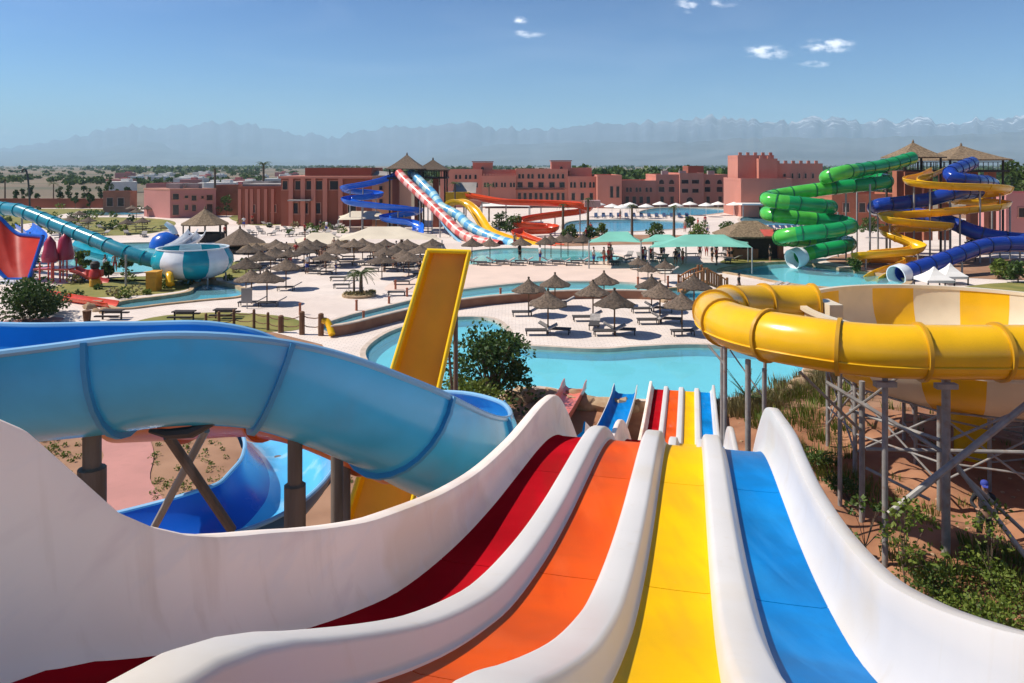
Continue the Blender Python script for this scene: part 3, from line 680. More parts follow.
# orange flume just under the big blue one
fl3 = thing('orange_flume', 'orange flume glimpsed just under the big blue flume', 'water slide', (-2.6, 10, 0))
P = smooth_path([wp(120, 416, 11.6), wp(195, 410, 10.6), wp(250, 406, 10.1), wp(300, 413, 9.8), wp(345, 431, 9.9), wp(392, 455, 10.6)], .2)
open_flume(fl3, P, .36, M['orange_shell'], M['orange_shell'], M['orange_shell'], None, -90, 90, .03, .03, 1.6)
post(fl3, P[int(len(P) * .80)] - Vector((0, 0, .36)), .05, m='brown_post')
# tall yellow ramp
rp = thing('yellow_ramp', 'tall straight yellow ramp chute rising steeply behind the big blue flume', 'water slide', (-2.2, 15, 0))
T0, T1 = Vector((wp(450, 0, 17.7).x, 17.7, wp(449, 253, 17.7).z)), Vector((wp(372, 0, 16.3).x, 16.3, wp(372, 545, 16.3).z))
ax = (T1 - T0).normalized(); wd = Vector((1, .0, -.03)).normalized(); nr = wd.cross(ax).normalized()
if nr.y > 0: nr = -nr
b = MB(); rs = []
for k in range(25):
    q = k / 24; c = T0.lerp(T1, q); w = .44 + .21 * q; fh = .34 + .05 * q; c = c + nr * (-.10 * math.sin(q * math.pi))
    rs.append([c + wd * x + nr * y for x, y in ((-w - .05, fh), (-w, fh), (-w + .03, .05), (-w + .07, 0), (w - .07, 0), (w - .03, .05), (w, fh), (w + .05, fh), (w + .05, fh - .05), (w + .02, fh - .05), (w + .01, -.05), (-w - .01, -.05), (-w - .02, fh - .05), (-w - .05, fh - .05))])
b.rings(rs, True, True); b.build('chute', M['ramp_yellow'], rp, True, angle=45)
b = MB(); c = T0 + ax * .02; w = .44
b.add([c - wd * (w + .05) + nr * .30, c + wd * (w + .05) + nr * .30, c + wd * (w + .05) - nr * .06, c - wd * (w + .05) - nr * .06] + [p - ax * .06 for p in (c - wd * (w + .05) + nr * .30, c + wd * (w + .05) + nr * .30, c + wd * (w + .05) - nr * .06, c - wd * (w + .05) - nr * .06)],
      [(0, 1, 2, 3), (7, 6, 5, 4), (0, 4, 5, 1), (1, 5, 6, 2), (2, 6, 7, 3), (3, 7, 4, 0)])
b.build('end_plate', M['ramp_yellow'], rp)
for sg in (-1, 1):  # ramp lips in a brighter yellow: sunlight on them put into the colour
    b = MB(); b.tube([T0.lerp(T1, k / 24) + wd * sg * (.44 + .21 * k / 24 + .03) + nr * (.37 + .05 * k / 24 - .10 * math.sin(k / 24 * math.pi)) for k in range(25)], .055, 10); b.build('edge_lip', M['sunlit_lip'], rp, True)
b = MB(); b.tube([T0 - wd * .5 + nr * .35, T0 + wd * .5 + nr * .35], .055, 10); b.build('edge_lip', M['sunlit_lip'], rp, True)
for q, dx in ((.08, .25), (.5, .28), (.5, -.30)):
    p = T0.lerp(T1, q) - nr * .24 + wd * dx; post(rp, p, .055, m='brown_post')
bar(rp, T0.lerp(T1, .1) - nr * .1, Vector((-1.1, 18.6, 0)), .03, 'brown_post')


# two small chutes that end beside the racing slide
def small_chute(name, label, d, s_end, zs, w, inner, outer, posts):
    rt = thing(name, label, 'water slide', sp(s_end - 3, d, 0) * 1.0)
    ss = [s_end - 16 + 16 * k / 48 for k in range(49)]
    zf = nat([s_end - 16, s_end - 11, s_end - 6.5, s_end - 3.4, s_end - 2, s_end], zs)
    rs = []
    for s in ss:
        o = sp(s, d, 0); o.z = zf(s); sd_ = Vector((math.cos(TH), -math.sin(TH), 0))
        e = .42 if s > s_end - .8 else .34
        prof = [(-w - .03, e), (-w, e), (-w + .04, .12), (-w + .16, .02), (0, 0), (w - .16, .02), (w - .04, .12), (w, e), (w + .03, e), (w + .01, .05), (w - .15, -.05), (-w + .15, -.05), (-w - .01, .05)]
        rs.append([o + sd_ * x + Vector((0, 0, y)) for x, y in prof])
    b = MB(); b.rings(rs, True, True, 0, lambda i, j: 0 if j in (1, 2, 3, 4, 5, 6) else 1); b.build('chute', [inner, outer], rt, True)
    for k in posts:
        s = s_end - 16 + 16 * k; p = sp(s, d, 0); p.z = zf(s) - .05; post(rt, p, .06)
small_chute('blue_chute', 'narrow blue chute ending at the pool just left of the racing slide', -2.25, 32.2, [4.2, 1.85, .8, .5, .42, .40], .46, M['lane_blue'], M['white_clean'], (.1, .4, .7))
small_chute('pink_chute', 'narrow pinkish red chute ending at the pool, left of the narrow blue chute', -4.4, 32.4, [4.2, 1.85, .8, .5, .44, .42], .46, M['pink_chute'], M['pink_chute'], (.1, .4, .7))

# ================================================================ yellow tube slide and bowl
ts = thing('tube_slide', 'fat yellow tube slide doubling back over the pool edge on the right', 'water slide', (9, 19, 0))
pth = [(22, 17.3, 5.75), wp(1150, 352, 17.8), wp(1024, 352, 18), wp(950, 352, 18.05), wp(870, 350, 18.3), wp(800, 341, 19.1), wp(752, 332, 20.3), wp(722, 321, 22.0), wp(716, 311, 23.8), wp(735, 305, 25.4), wp(770, 303.5, 26.2), wp(812, 303.5, 26.4)]
P = smooth_path(pth, .3)
closed_flume(ts, P, .635, M['tube_yellow'], M['flange_yellow'], 1.85, n=24, fw=.045, fh=.07, seam=-22)
BC = Vector((15.1, 25.0, 0)); BR = 5.2
bw = thing('bowl_slide', 'huge yellow and cream striped bowl slide with the yellow tube in front', 'water slide', BC)
def bowl(root, c, prof, th, mats, sectors, n, phase):
    b = MB(); a = 2 * math.pi / n
    ins = lambda i, j: int(((j * a) / (2 * math.pi) * sectors + phase)) % 2
    b.lathe(prof[::-1], c, n, 0, ins)
    b.lathe([(r + th, z - th * .5) for r, z in prof], c, n, 0, ins)
    b.build('bowl', mats, root, True, angle=60)
prof = [(5.2, 5.18), (5.19, 4.6), (5.08, 4.15), (4.88, 3.7), (4.5, 3.25), (3.8, 2.85), (2.7, 2.55), (1.5, 2.4), (.7, 2.3), (.45, 2.0), (.42, 1.3)]
bowl(bw, BC, prof, .06, [M['cream_shell'], M['tube_yellow']], 20, 120, .5)
b = MB(); b.lathe([(5.17, 5.12), (5.17, 5.24), (5.40, 5.24), (5.40, 5.12), (5.17, 5.12)], BC, 96); b.build('rim', M['cream_shell'], bw, True)
b = MB(); b.lathe([(.48, 2.2), (.6, 2.1), (.6, 1.5), (.5, 1.3), (.5, .4)], BC, 20); b.build('drop_funnel', M['tube_yellow'], bw, True)
b = MB(); b.box(wp(826, 311, 25.9) + Vector((.1, 0, 0)), (.45, 1.2, .62)); b.build('entry_box', M['cream_shell'], bw)
for k in range(2):
    rr = 5.28; zz = 4.62 - .36 * k; b = MB(); b.lathe([(rr - .1 * k - .05, zz), (rr - .12 * k + .04, zz), (rr - .12 * k + .04, zz - .06), (rr - .1 * k - .05, zz - .06)], BC, 72); b.build('stiffener', M['cream_shell'], bw, True)
# steel frame under both
sf = thing('steel_frame', 'grey steel scaffold of posts and cross braces under the striped bowl', 'steel frame', BC)
ring = []
for k in range(10):
    a = 2 * math.pi * (k + .35) / 10; r = 4.35
    p = BC + Vector((r * math.cos(a), r * math.sin(a), 3.12)); ring.append(p); post(sf, p, .07, name='post')
inner = []
for k in range(6):
    a = 2 * math.pi * (k + .2) / 6; r = 2.1; p = BC + Vector((r * math.cos(a), r * math.sin(a), 2.45)); inner.append(p); post(sf, p, .06, name='post')
for k in range(10):
    p, q = ring[k], ring[(k + 1) % 10]
    for z in (2.95, 1.5): bar(sf, Vector((p.x, p.y, z)), Vector((q.x, q.y, z)), .032)
    bar(sf, Vector((p.x, p.y, 2.85)), Vector((q.x, q.y, .9)), .032); bar(sf, Vector((p.x, p.y, .9)), Vector((q.x, q.y, 2.85)), .032)
for k in range(6):
    p, q = inner[k], inner[(k + 1) % 6]
    for z in (2.0, 1.0): bar(sf, Vector((p.x, p.y, z)), Vector((q.x, q.y, z)), .032)
# posts and braces of the tube
def tpost(px, Y, r=.06, z=None):
    p = wp(px, 340, Y); p.z = z if z is not None else 4.9
    post(ts, p, r); return p
a = tpost(725, 21.0, .06, 5.0); tpost(748, 20.3, .075, 4.8); tpost(764, 19.8, .05, 4.7)
p1 = tpost(885, 18.3, .07, 4.95); p2 = tpost(946, 18.6, .10, 4.9); p3 = tpost(1040, 18.2, .09, 4.9)
p4 = tpost(840, 21.2, .06, 4.3); p5 = tpost(862, 20.4, .075, 4.2); p6 = tpost(1100, 17.9, .09, 4.9)
tpost(722, 24.3, .06, 4.9); tpost(765, 26.2, .06, 4.5)
bar(ts, wp(889, 514, 18.2), wp(1060, 378, 17.9), .085); bar(ts, wp(945, 450, 18.6), wp(1045, 582, 17.4), .06); bar(ts, wp(958, 470, 18.9), wp(1060, 565, 18.9), .05)
bar(ts, wp(826, 382, 20.5), wp(948, 455, 18.6), .055); bar(ts, wp(866, 449, 20), wp(1060, 453, 18.5), .05); bar(ts, wp(840, 420, 21.2), wp(905, 372, 18.6), .04)
bar(ts, wp(850, 410, 20.8), wp(940, 440, 18.7), .05); bar(ts, wp(866, 468, 19.4), wp(930, 500, 18.4), .04); bar(ts, wp(708, 345, 21.4), wp(726, 366, 21), .035)
bar(ts, wp(800, 372, 19.6), wp(862, 432, 20.4), .04); bar(ts, wp(950, 440, 18.6), wp(1045, 400, 18.2), .035); bar(ts, wp(730, 350, 21), wp(765, 400, 20.2), .02)
for pxx, yy in ((885, 384), (946, 386), (1040, 386)):
    p = wp(pxx, yy, 18.2); b = MB(); b.box(p, (.5, .18, .12)); b.build('saddle', M['steel'], ts)
# ================================================================ plants
def leaves(b, c, r, n, size, rnd, flat=.8, mi=0, long=1.6):
    c = Vector(c)
    for _ in range(n):
        while True:
            q = Vector((rnd.uniform(-1, 1), rnd.uniform(-1, 1), rnd.uniform(-1, 1)))
            if .15 < q.length < 1: break
        q = q * (q.length ** -.35)
        if q.length > 1: q = q / q.length
        p = c + Vector((q.x * r, q.y * r, q.z * r * flat))
        d = (q.normalized() + Vector((rnd.gauss(0, .7), rnd.gauss(0, .7), rnd.gauss(0, .5)))).normalized()
        e = d.cross(Vector((rnd.gauss(0, 1), rnd.gauss(0, 1), rnd.gauss(0, 1)))).normalized()
        w = size * rnd.uniform(.6, 1.25)
        b.add([p - e * w * .5, p + d * w * long * .5 - e * w * .0, p + e * w * .5, p - d * w * long * .5], [(0, 1, 2, 3)], mi)
def tree(name, label, cat, loc, h, cr, leafm, seed, nclump=14, nleaf=90, lsize=.16, trunk_h=.35, tr=.09, flat=.85, group=None, stems=1, spread=1.0):
    rnd = random.Random(seed); loc = Vector(loc)
    rt = thing(name, label, cat, loc, group)
    tb = MB(); cb = MB()
    for st in range(stems):
        off = Vector((rnd.uniform(-.3, .3), rnd.uniform(-.3, .3), 0)) * (stems > 1)
        top = loc + off * 2 + Vector((rnd.uniform(-.1, .1) * h * .4, rnd.uniform(-.1, .1) * h * .4, h * trunk_h))
        tb.tube([loc + off + Vector((0, 0, -.15)), loc + off + (top - loc - off) * .5 + Vector((.03, .02, 0)), top], [tr, tr * .8, tr * .65], 8)
        for k in range(max(2, nclump // stems)):
            a = rnd.uniform(0, 6.283); rr = cr * spread * rnd.uniform(.15, .85); zz = h * (trunk_h + (1 - trunk_h) * rnd.uniform(.05, .88))
            rr *= 1 - .55 * max(0, (zz / h - .6) / .4)
            c = loc + off + Vector((math.cos(a) * rr, math.sin(a) * rr, zz))
            mid = top.lerp(c, .5) + Vector((0, 0, .08 * h * rnd.random()))
            tb.tube([top - Vector((0, 0, .05)), mid, c], [tr * .5, tr * .3, tr * .12], 5)
            leaves(cb, c, cr * rnd.uniform(.28, .46), nleaf, lsize, rnd, flat)
    cb.build('crown', M[leafm], rt); tb.build('trunk', M['bark'], rt, True)
    return rt
def bush(name, label, cat, loc, r, h, leafm, seed, n=500, lsize=.10, group=None, nc=6):
    rnd = random.Random(seed); loc = Vector(loc); b = MB()
    rt = thing(name, label, cat, loc, group)
    s = MB()
    for k in range(nc):
        a = rnd.uniform(0, 6.28); rr = r * rnd.uniform(.1, .7)
        c = loc + Vector((math.cos(a) * rr, math.sin(a) * rr, h * rnd.uniform(.3, .8)))
        leaves(b, c, r * rnd.uniform(.35, .6), n // nc, lsize, rnd, h / r * .6)
        s.tube([loc + Vector((0, 0, -.1)), c], [.02, .008], 5)
    b.build('foliage', M[leafm], rt); s.build('stem', M['bark'], rt)
    return rt
def fronds(b, c, n, ln, rnd, droop=1.0, up=.9, leaf=.28, seg=9):
    for k in range(n):
        a = 6.283 * k / n + rnd.uniform(-.3, .3); el = up * rnd.uniform(.15, 1.0); d = Vector((math.cos(a), math.sin(a), 0)); pts = []
        l = ln * rnd.uniform(.8, 1.1)
        for i in range(seg + 1):
            t = i / seg
            pts.append(c + d * l * t * (1 - .12 * t) + Vector((0, 0, l * (el * t - droop * .75 * t * t))))
        side = Vector((-d.y, d.x, 0))
        b.tube(pts, [.02 * (1 - .8 * i / seg) for i in range(seg + 1)], 4)
        for i in range(1, seg + 1):
            for q in (0, .5):
                p = pts[i - 1].lerp(pts[i], q + .5 * rnd.random() * .5); t = (i - 1 + q) / seg
                w = leaf * (1 - .75 * t) * (l / 1.8) ** .5
                dv = (pts[i] - pts[i - 1]).normalized()
                for sg in (-1, 1):
                    tip = p + side * sg * w * .8 + dv * w * .75 - Vector((0, 0, w * .35))
                    b.add([p - dv * .02 * l, tip, p + dv * .02 * l], [(0, 1, 2)])
def palm(label, loc, h, ln, seed, n=26, tr=.12, group=None, cat='palm', lean=0.0, droop=1.0):
    rnd = random.Random(seed); loc = Vector(loc); rt = thing('palm_tree', label, cat, loc, group)
    b = MB(); k = 10; pts = [loc + Vector((lean * (i / k) ** 2 * h, 0, -.1 + (h + .1) * i / k)) for i in range(k + 1)]
    b.tube(pts, [tr * (1.25 - .4 * i / k) * (1 + .06 * (i % 2)) for i in range(k + 1)], 9); b.build('trunk', M['bark'], rt)
    f = MB(); fronds(f, pts[-1], n, ln, rnd, droop); f.build('crown', M['leaf_palm'], rt)
    return rt
def grass_clump(b, c, r, n, h, rnd):
    for _ in range(n):
        a = rnd.uniform(0, 6.283); q = r * math.sqrt(rnd.random()); p = Vector(c) + Vector((math.cos(a) * q, math.sin(a) * q, 0))
        d = Vector((math.cos(a), math.sin(a), 0)) * rnd.uniform(0, .6); hh = h * rnd.uniform(.5, 1.1); w = Vector((-d.y + .3, d.x + .2, 0)).normalized() * .012 * (1 + hh)
        m1 = p + d * hh * .35 + Vector((0, 0, hh * .65)); tp = p + d * hh * .9 + Vector((0, 0, hh))
        b.add([p - w, p + w, m1 + w * .7, m1 - w * .7, tp], [(0, 1, 2, 3), (3, 2, 4)])

# the tree between the ramp and the racing slide
tree('leafy_tree', 'dark green leafy tree in front of the near pool, beside the yellow ramp', 'tree', at(491, 414), 3.5, 2.15, 'leaf_dark', 5, 44, 95, .12, .20, .09, .62, stems=3)
tree('young_tree', 'small bright green young tree between the big leafy tree and the pool', 'tree', at(512, 402), 2.7, .8, 'leaf_mid', 8, 8, 60, .13, .3, .05)
bush('green_bush', 'broad bright green bush right of the yellow ramp', 'bush', at(462, 436), 1.6, 2.0, 'leaf_bright', 21, 3000, .10, nc=18)
bush('green_bush', 'low green bush between the yellow ramp and the blue flume end', 'bush', at(438, 446), 1.1, 1.5, 'leaf_bright', 22, 1200, .09, nc=9)
bush('round_bush', 'large dark rounded bush at the left edge under the red slide', 'bush', at(22, 322), 2.3, 2.6, 'leaf_dark', 23, 3200, .15, nc=18)
bush('round_bush', 'smaller dark bush at the foot of the orange twin slide', 'bush', at(52, 313), 1.3, 1.5, 'leaf_mid', 24, 1000, .14, nc=9)
# right bank
rb = random.Random(77)
def on_bank(px, py):
    z = .3
    for _ in range(6):
        p = at(px, py, z); z = gz(p.x, p.y)
    return Vector((p.x, p.y, z))
tree('sapling', 'thin leafy sapling beside the nearest grey tube post', 'sapling', on_bank(905, 600), 2.5, .9, 'leaf_bright', 31, 12, 34, .085, .3, .03, .7)
tree('sapling', 'spindly dark green sapling between the post and the big diagonal brace', 'sapling', on_bank(868, 570), 2.2, .6, 'leaf_mid', 32, 9, 26, .085, .25, .025, .7)
tree('sapling', 'sparse shrub of thin stems in front of the standing worker', 'shrub', on_bank(987, 588), 2.0, .75, 'leaf_bright', 33, 10, 18, .08, .2, .02, .7)
bush('green_bush', 'dense green bush at the bottom right, lowest on the bank', 'bush', on_bank(985, 640) - Vector((0, 0, .1)), 1.25, .9, 'leaf_bright', 34, 1900, .06, nc=14)
bush('green_bush', 'dark bush of purple green stems left of the lowest bank bush', 'bush', on_bank(935, 612), 1.0, .75, 'leaf_mid', 35, 700, .055, nc=10)
bush('green_bush', 'yellow green bush at the right edge of the bank, right of the dark one', 'bush', on_bank(1003, 600), .8, .7, 'leaf_bright', 36, 800, .055, nc=8)
bush('green_bush', 'dark green bush in the shade left of the tube posts', 'bush', on_bank(852, 500), .75, .7, 'leaf_dark', 37, 700, .06, nc=7)
bush('green_bush', 'green bush growing in the shadow close to the white outer wall', 'bush', on_bank(815, 470), .8, .6, 'leaf_mid', 38, 700, .06, nc=7)
b = MB()
for px, py, r, n, h in [(800, 425, .8, 160, .5), (815, 415, .9, 200, .5), (835, 405, 1.0, 220, .5), (850, 395, 1, 200, .5), (870, 388, 1, 180, .5), (775, 420, .8, 150, .5), (825, 440, .6, 120, .45), (845, 432, .6, 120, .45), (820, 460, .7, 180, .5), (838, 478, .8, 200, .5), (862, 488, .7, 160, .5), (848, 455, .5, 80, .4), (880, 505, .5, 90, .4), (925, 520, .3, 60, .35), (933, 512, .3, 50, .35), (968, 420, .6, 90, .45), (1002, 418, .5, 70, .45), (895, 410, .5, 60, .4), (985, 560, .5, 140, .45), (1005, 570, .6, 160, .5), (1015, 590, .6, 160, .55), (960, 575, .5, 130, .45), (975, 545, .35, 70, .4), (945, 590, .6, 140, .45), (925, 570, .5, 110, .4), (900, 555, .45, 90, .4), (1020, 560, .4, 90, .4), (955, 615, .6, 160, .45), (790, 445, .5, 110, .4), (760, 425, .6, 120, .45), (805, 395, 1, 200, .5), (780, 400, .9, 160, .5), (1010, 625, .7, 200, .5)]:
    c = on_bank(px, py); grass_clump(b, c, r, n, h, rb)
for _ in range(70):
    px, py = rb.uniform(760, 1060), rb.uniform(385, 640); c = on_bank(px, py); grass_clump(b, c, .18, 16, .22, rb)
b.build('wild_grass', M['leaf_bright'])['kind'] = 'stuff'
b = MB()
for _ in range(260):
    px, py = rb.uniform(735, 1060), rb.uniform(380, 660); c = on_bank(px, py); s = rb.uniform(.02, .09)
    b.lathe([(.001, -s * .3), (s, -s * .1), (s * .8, s * .35), (.001, s * .55)], c, 5, a0=rb.random() * 6)
b.build('stones', M['rock'])['kind'] = 'stuff'
b = MB()
for px, py in [(738, 412), (752, 408), (790, 392), (812, 386), (830, 378), (770, 405)]:
    for k in range(60):
        c = at(px + rb.uniform(-14, 14), py + rb.uniform(-7, 7)); grass_clump(b, c, .35, 12, .55, rb)
b.build('dry_grass', M['leaf_dry'])['kind'] = 'stuff'
f = MB(); c = at(748, 410) + Vector((0, 0, .5)); fronds(f, c, 18, 1.1, random.Random(4), .35, 1.5, .16); rt = thing('agave_palm', 'spiky low palm on the pool bank between the thin grey tube posts', 'palm', at(748, 410))
f.build('crown', M['leaf_palm'], rt); f = MB(); f.tube([c - Vector((0, 0, .6)), c], .1, 8); f.build('trunk', M['bark'], rt)
# rocks round the near pool
rk = random.Random(5)
for k, (px, py) in enumerate([(548, 400), (560, 403), (574, 405), (588, 407), (602, 408), (618, 409), (632, 410), (536, 398), (525, 398), (512, 400), (575, 399.5), (550, 394), (640, 408), (812, 372), (808, 380), (800, 386), (815, 364), (790, 392)]):
    b = MB(); s = rk.uniform(.28, .5); c = at(px, py + 1.5)
    rs = []
    for i in range(6):
        ph = math.pi * i / 5; rs.append([c + Vector((math.sin(ph) * math.cos(q) * s * 1.3, math.sin(ph) * math.sin(q) * s, -math.cos(ph) * s * .8 + s * .3)) * 1.0 for q in [2 * math.pi * j / 8 for j in range(8)]])
    rs = [[p + Vector((noise.noise(p * 2.3), noise.noise(p * 2.3 + Vector((9, 0, 0))), noise.noise(p * 2.3 + Vector((0, 7, 0))))) * s * .45 for p in r] for r in rs]
    b.rings(rs, True, True); o = b.build('rock', M['rock'], None, True)
    T(o, 'ochre boulder edging the near side of the nearest pool', 'rock', 'boulders edging the near pool')
# weedy bank under the blue flume
b = MB(); rg = random.Random(9)
def weeds(pix_lo, pix_hi, n, sz):
    for _ in range(n):
        px = rg.uniform(pix_lo[0], pix_hi[0]); py = rg.uniform(pix_lo[1], pix_hi[1]); c = at(px, py)
        if -11.4 < c.x < -7.0 and c.y < 16: continue
        leaves(b, c + Vector((0, 0, sz * .5)), sz * rg.uniform(.5, 1.3), 26, sz * .34, rg, .7)
weeds((150, 425), (226, 520), 85, .13); weeds((20, 425), (100, 520), 80, .16); weeds((340, 440), (400, 500), 20, .14); weeds((410, 420), (450, 450), 25, .18); weeds((-60, 400), (230, 430), 60, .16)
b.build('ground_cover', M['leaf_bright'])['kind'] = 'stuff'
# ================================================================ far slides
def ms(name, label, pts, rad, m, **k):
    P = [wp(*p) for p in pts]; c = sum(P, Vector()) / len(P)
    rt = thing(name, label, 'water slide', (c.x, c.y, 0)); path = smooth_path(P, k.pop('step', .5))
    posts = k.pop('posts', []); kind = k.pop('kind', 'closed')
    if kind == 'closed': closed_flume(rt, path, rad, M[m], **k)
    else: open_flume(rt, path, rad, M[k.get('inner', m)], M[m], M[k.get('rimm', m)], k.get('bank'), -92, 92, .05, .05, k.get('flange'))
    for px, py, Y in posts: post(rt, wp(px, py, Y), .09, z0=0, m='steel_grey')
    return rt, path
# green helix
g, P = ms('tube_slide', 'glossy green tube slide winding down in stacked bends to the pool on the right', [(912, 158, 83), (888, 165, 80.5), (862, 169.5, 78), (842, 172.5, 76), (829, 176, 76), (826.5, 178.5, 78), (836, 180, 80), (860, 179.5, 81.5), (882, 179.5, 81), (887, 181.5, 79.5), (876, 183.5, 78.5), (836, 187.5, 78), (800, 192, 78), (776, 196, 77.5), (767, 198.5, 76), (771, 200.5, 74.5), (798, 203.5, 74), (822, 206, 74.5), (831, 207.5, 76.5), (822, 208.5, 79), (795, 210, 80.5), (773, 211, 80), (766.5, 213, 78.5), (772, 215, 77), (790, 217, 76.5), (818, 219.5, 76.5), (842, 222, 76), (851, 225, 75), (846, 228, 73.5), (826, 231, 72.5), (800, 233.5, 72.5), (783, 236, 73.5), (780, 238.5, 76), (792, 240, 79), (815, 241, 80.5), (838, 241.5, 80), (849, 243, 78), (844, 246, 76), (826, 249.5, 75.5), (810, 253, 75), (799, 257, 74.5)],
      .70, 'green_shell', m2=M['green_light'], stripe=11.0, fm=M['green_flange'], flange=2.1, n=18, fw=.06, fh=.05, posts=[(846, 190, 79.5), (857, 186, 84), (838, 212, 82), (870, 184, 76.2), (800, 213, 83), (852, 236, 82)])
e = P[-1]; d = (P[-1] - P[-3]).normalized(); b = MB(); fr = frames(P)[-1]
b.rings([[e + (fr[2] * math.cos(a) + fr[3] * math.sin(a)) * r + d * q for a in [2 * math.pi * k / 18 for k in range(18)]] for r, q in ((.84, -.5), (1.0, 0), (1.0, .9), (.92, .9), (.9, 0), (.78, -.5))], True, False)
b.build('splash_hood', M['white_gloss'], g, True)
# yellow and blue pair
ms('open_flume', 'yellow open flume zigzagging down in wide bends beside the dark blue tube', [(938, 168, 84), (925, 173.5, 81), (912, 176.5, 79.5), (911, 179.5, 78), (924, 181.5, 77), (952, 183.5, 76.5), (985, 184.5, 77), (1003, 186, 78.5), (1006, 188.5, 80), (996, 190.5, 81.5), (966, 193.5, 81.5), (950, 195.5, 81), (946, 197, 82.5), (960, 198.5, 84), (990, 199.5, 82), (1004, 201.5, 80.5), (1000, 203.5, 79), (960, 208, 77.5), (922, 211, 77), (892, 212.5, 77.5), (885, 214.5, 76.5), (890, 217, 75.5), (915, 220.5, 75), (940, 222.5, 75.5), (946, 224, 77), (925, 225.5, 79), (895, 226.5, 78), (886, 229, 76.5), (893, 233.5, 75), (908, 239.5, 74), (919, 244, 73), (914, 247.5, 72), (885, 250.5, 71.5), (864, 252, 72), (858, 254, 73), (868, 256, 75), (896, 257, 76), (912, 258.5, 74.5), (908, 262, 72.5), (893, 267, 70.5), (880, 272, 69), (871, 277.5, 68)],
   .62, 'tube_yellow', kind='open', flange=4, posts=[(914, 184, 78.5), (1000, 190, 80.5), (1010, 206, 80), (890, 218, 77), (945, 226, 76.5), (866, 256, 72.3), (918, 248, 73), (960, 212, 77.6), (980, 188, 77.2), (930, 186, 77.2)])
g, P = ms('tube_slide', 'dark blue tube slide crossing over itself at the right edge beside the yellow flume', [(972, 163, 85), (960, 168, 82), (950, 173.5, 79.7), (953, 178, 78.9), (972, 181, 79.6), (992, 184.5, 83.8), (994, 188.5, 84), (975, 191.5, 81.2), (952, 193.5, 78.9), (930, 199, 79.5), (900, 203, 80), (880, 205, 80), (874, 207.5, 81.3), (882, 210.5, 83), (915, 214, 83), (940, 218.5, 80.5), (955, 224, 78.8), (972, 231, 77.5), (993, 236.5, 76.5), (1023, 240, 76), (1046, 241.5, 75), (1052, 243.5, 73), (1036, 244, 71.5), (1005, 244, 71), (985, 246, 70.5), (960, 254, 69), (935, 263, 67.5), (915, 269.5, 66.5), (902, 274, 65.8)],
   .72, 'navy_shell', fm=M['navy_flange'], flange=2.0, n=18, fw=.06, fh=.05, posts=[(950, 180, 80.2), (878, 210, 81), (1020, 246, 76.6), (1046, 248, 74.5), (990, 240, 77.4), (962, 257, 68.6), (992, 192, 84.6)])
e = P[-1]; d = (P[-1] - P[-3]).normalized(); fr = frames(P)[-1]; b = MB()
b.rings([[e + (fr[2] * math.cos(a) + fr[3] * math.sin(a)) * r + d * q for a in [2 * math.pi * k / 18 for k in range(18)]] for r, q in ((.78, -.4), (.95, 0), (.95, .8), (.87, .8), (.84, 0), (.72, -.4))], True, False)
b.build('splash_hood', M['white_gloss'], g, True)
# centre group
ms('open_flume', 'bright blue zigzag flume beside the central thatched tower', [(398, 172, 116), (385, 177, 115), (365, 182, 114), (350, 184.5, 113.5), (345, 187, 114.5), (352, 189, 116.5), (372, 190.5, 117.5), (379, 192.5, 117), (372, 194.5, 115), (352, 196, 113), (346, 198, 112), (352, 200.5, 111), (372, 203, 110.5), (395, 205.5, 110.5), (414, 207.5, 111), (418, 209.5, 112.5), (408, 211.5, 113.5), (390, 214, 113), (384, 216, 111.5), (392, 218, 110), (410, 220.5, 109), (417.5, 223.5, 108), (418, 228.5, 106), (418, 233, 104)],
   .72, 'zig_blue', kind='open', posts=[(350, 190, 114), (362, 205, 111.5), (363, 186, 115.5), (398, 208, 111.5), (404, 214, 113), (376, 196, 116), (388, 219, 112)])
ms('tube_slide', 'red and pink striped tube slide running straight down from the central thatched tower', [(399, 173, 114), (404, 179, 112.5), (430, 203.5, 107), (448, 221, 103), (460, 232.5, 100.5), (472, 239, 98.5), (488, 243, 96.5), (500, 245.5, 95)], .66, 'stripe_red', m2=M['pink_shell'], stripe=.9, n=14, posts=[(420, 198, 108.8), (440, 217, 104.5), (458, 234, 101)])
ms('tube_slide', 'pale and mid blue striped wavy tube slide right of the red striped tube', [(411, 173, 116), (419, 180, 114), (425, 186.5, 112.5), (432, 193, 111), (437, 200.5, 109), (441, 206.5, 107.5), (450, 211, 106), (459, 216, 104.5), (467, 224, 102), (478, 231, 100), (492, 237.5, 98), (506, 242.5, 96), (516, 245, 94.5)], .66, 'sky_blue', m2=M['pale_teal'], stripe=1.0, n=14, posts=[(432, 198, 111), (450, 215, 106), (468, 228, 102)])
ms('open_flume', 'pale blue open chute dropping between the red striped and blue striped tubes', [(408, 178, 118), (418, 186, 115), (424, 194, 112), (432, 203, 109), (440, 214, 106), (449, 227, 103), (462, 240, 99), (474, 248, 95)], .5, 'pale_blue', kind='open', posts=[(428, 203, 111)])
ms('open_flume', 'yellow open chute humping over and sweeping down right of the blue striped tube', [(446, 207, 110), (450, 202, 109), (457, 199.5, 108), (465, 201, 107), (472, 206.5, 106), (479, 216.5, 104), (486, 227, 101.5), (494, 231.5, 100), (506, 236, 98), (520, 240, 96), (534, 243.5, 94)], .72, 'tube_yellow', kind='open', posts=[(450, 206, 109.5), (466, 206, 107.4), (480, 222, 104.5), (500, 238, 99.5)])
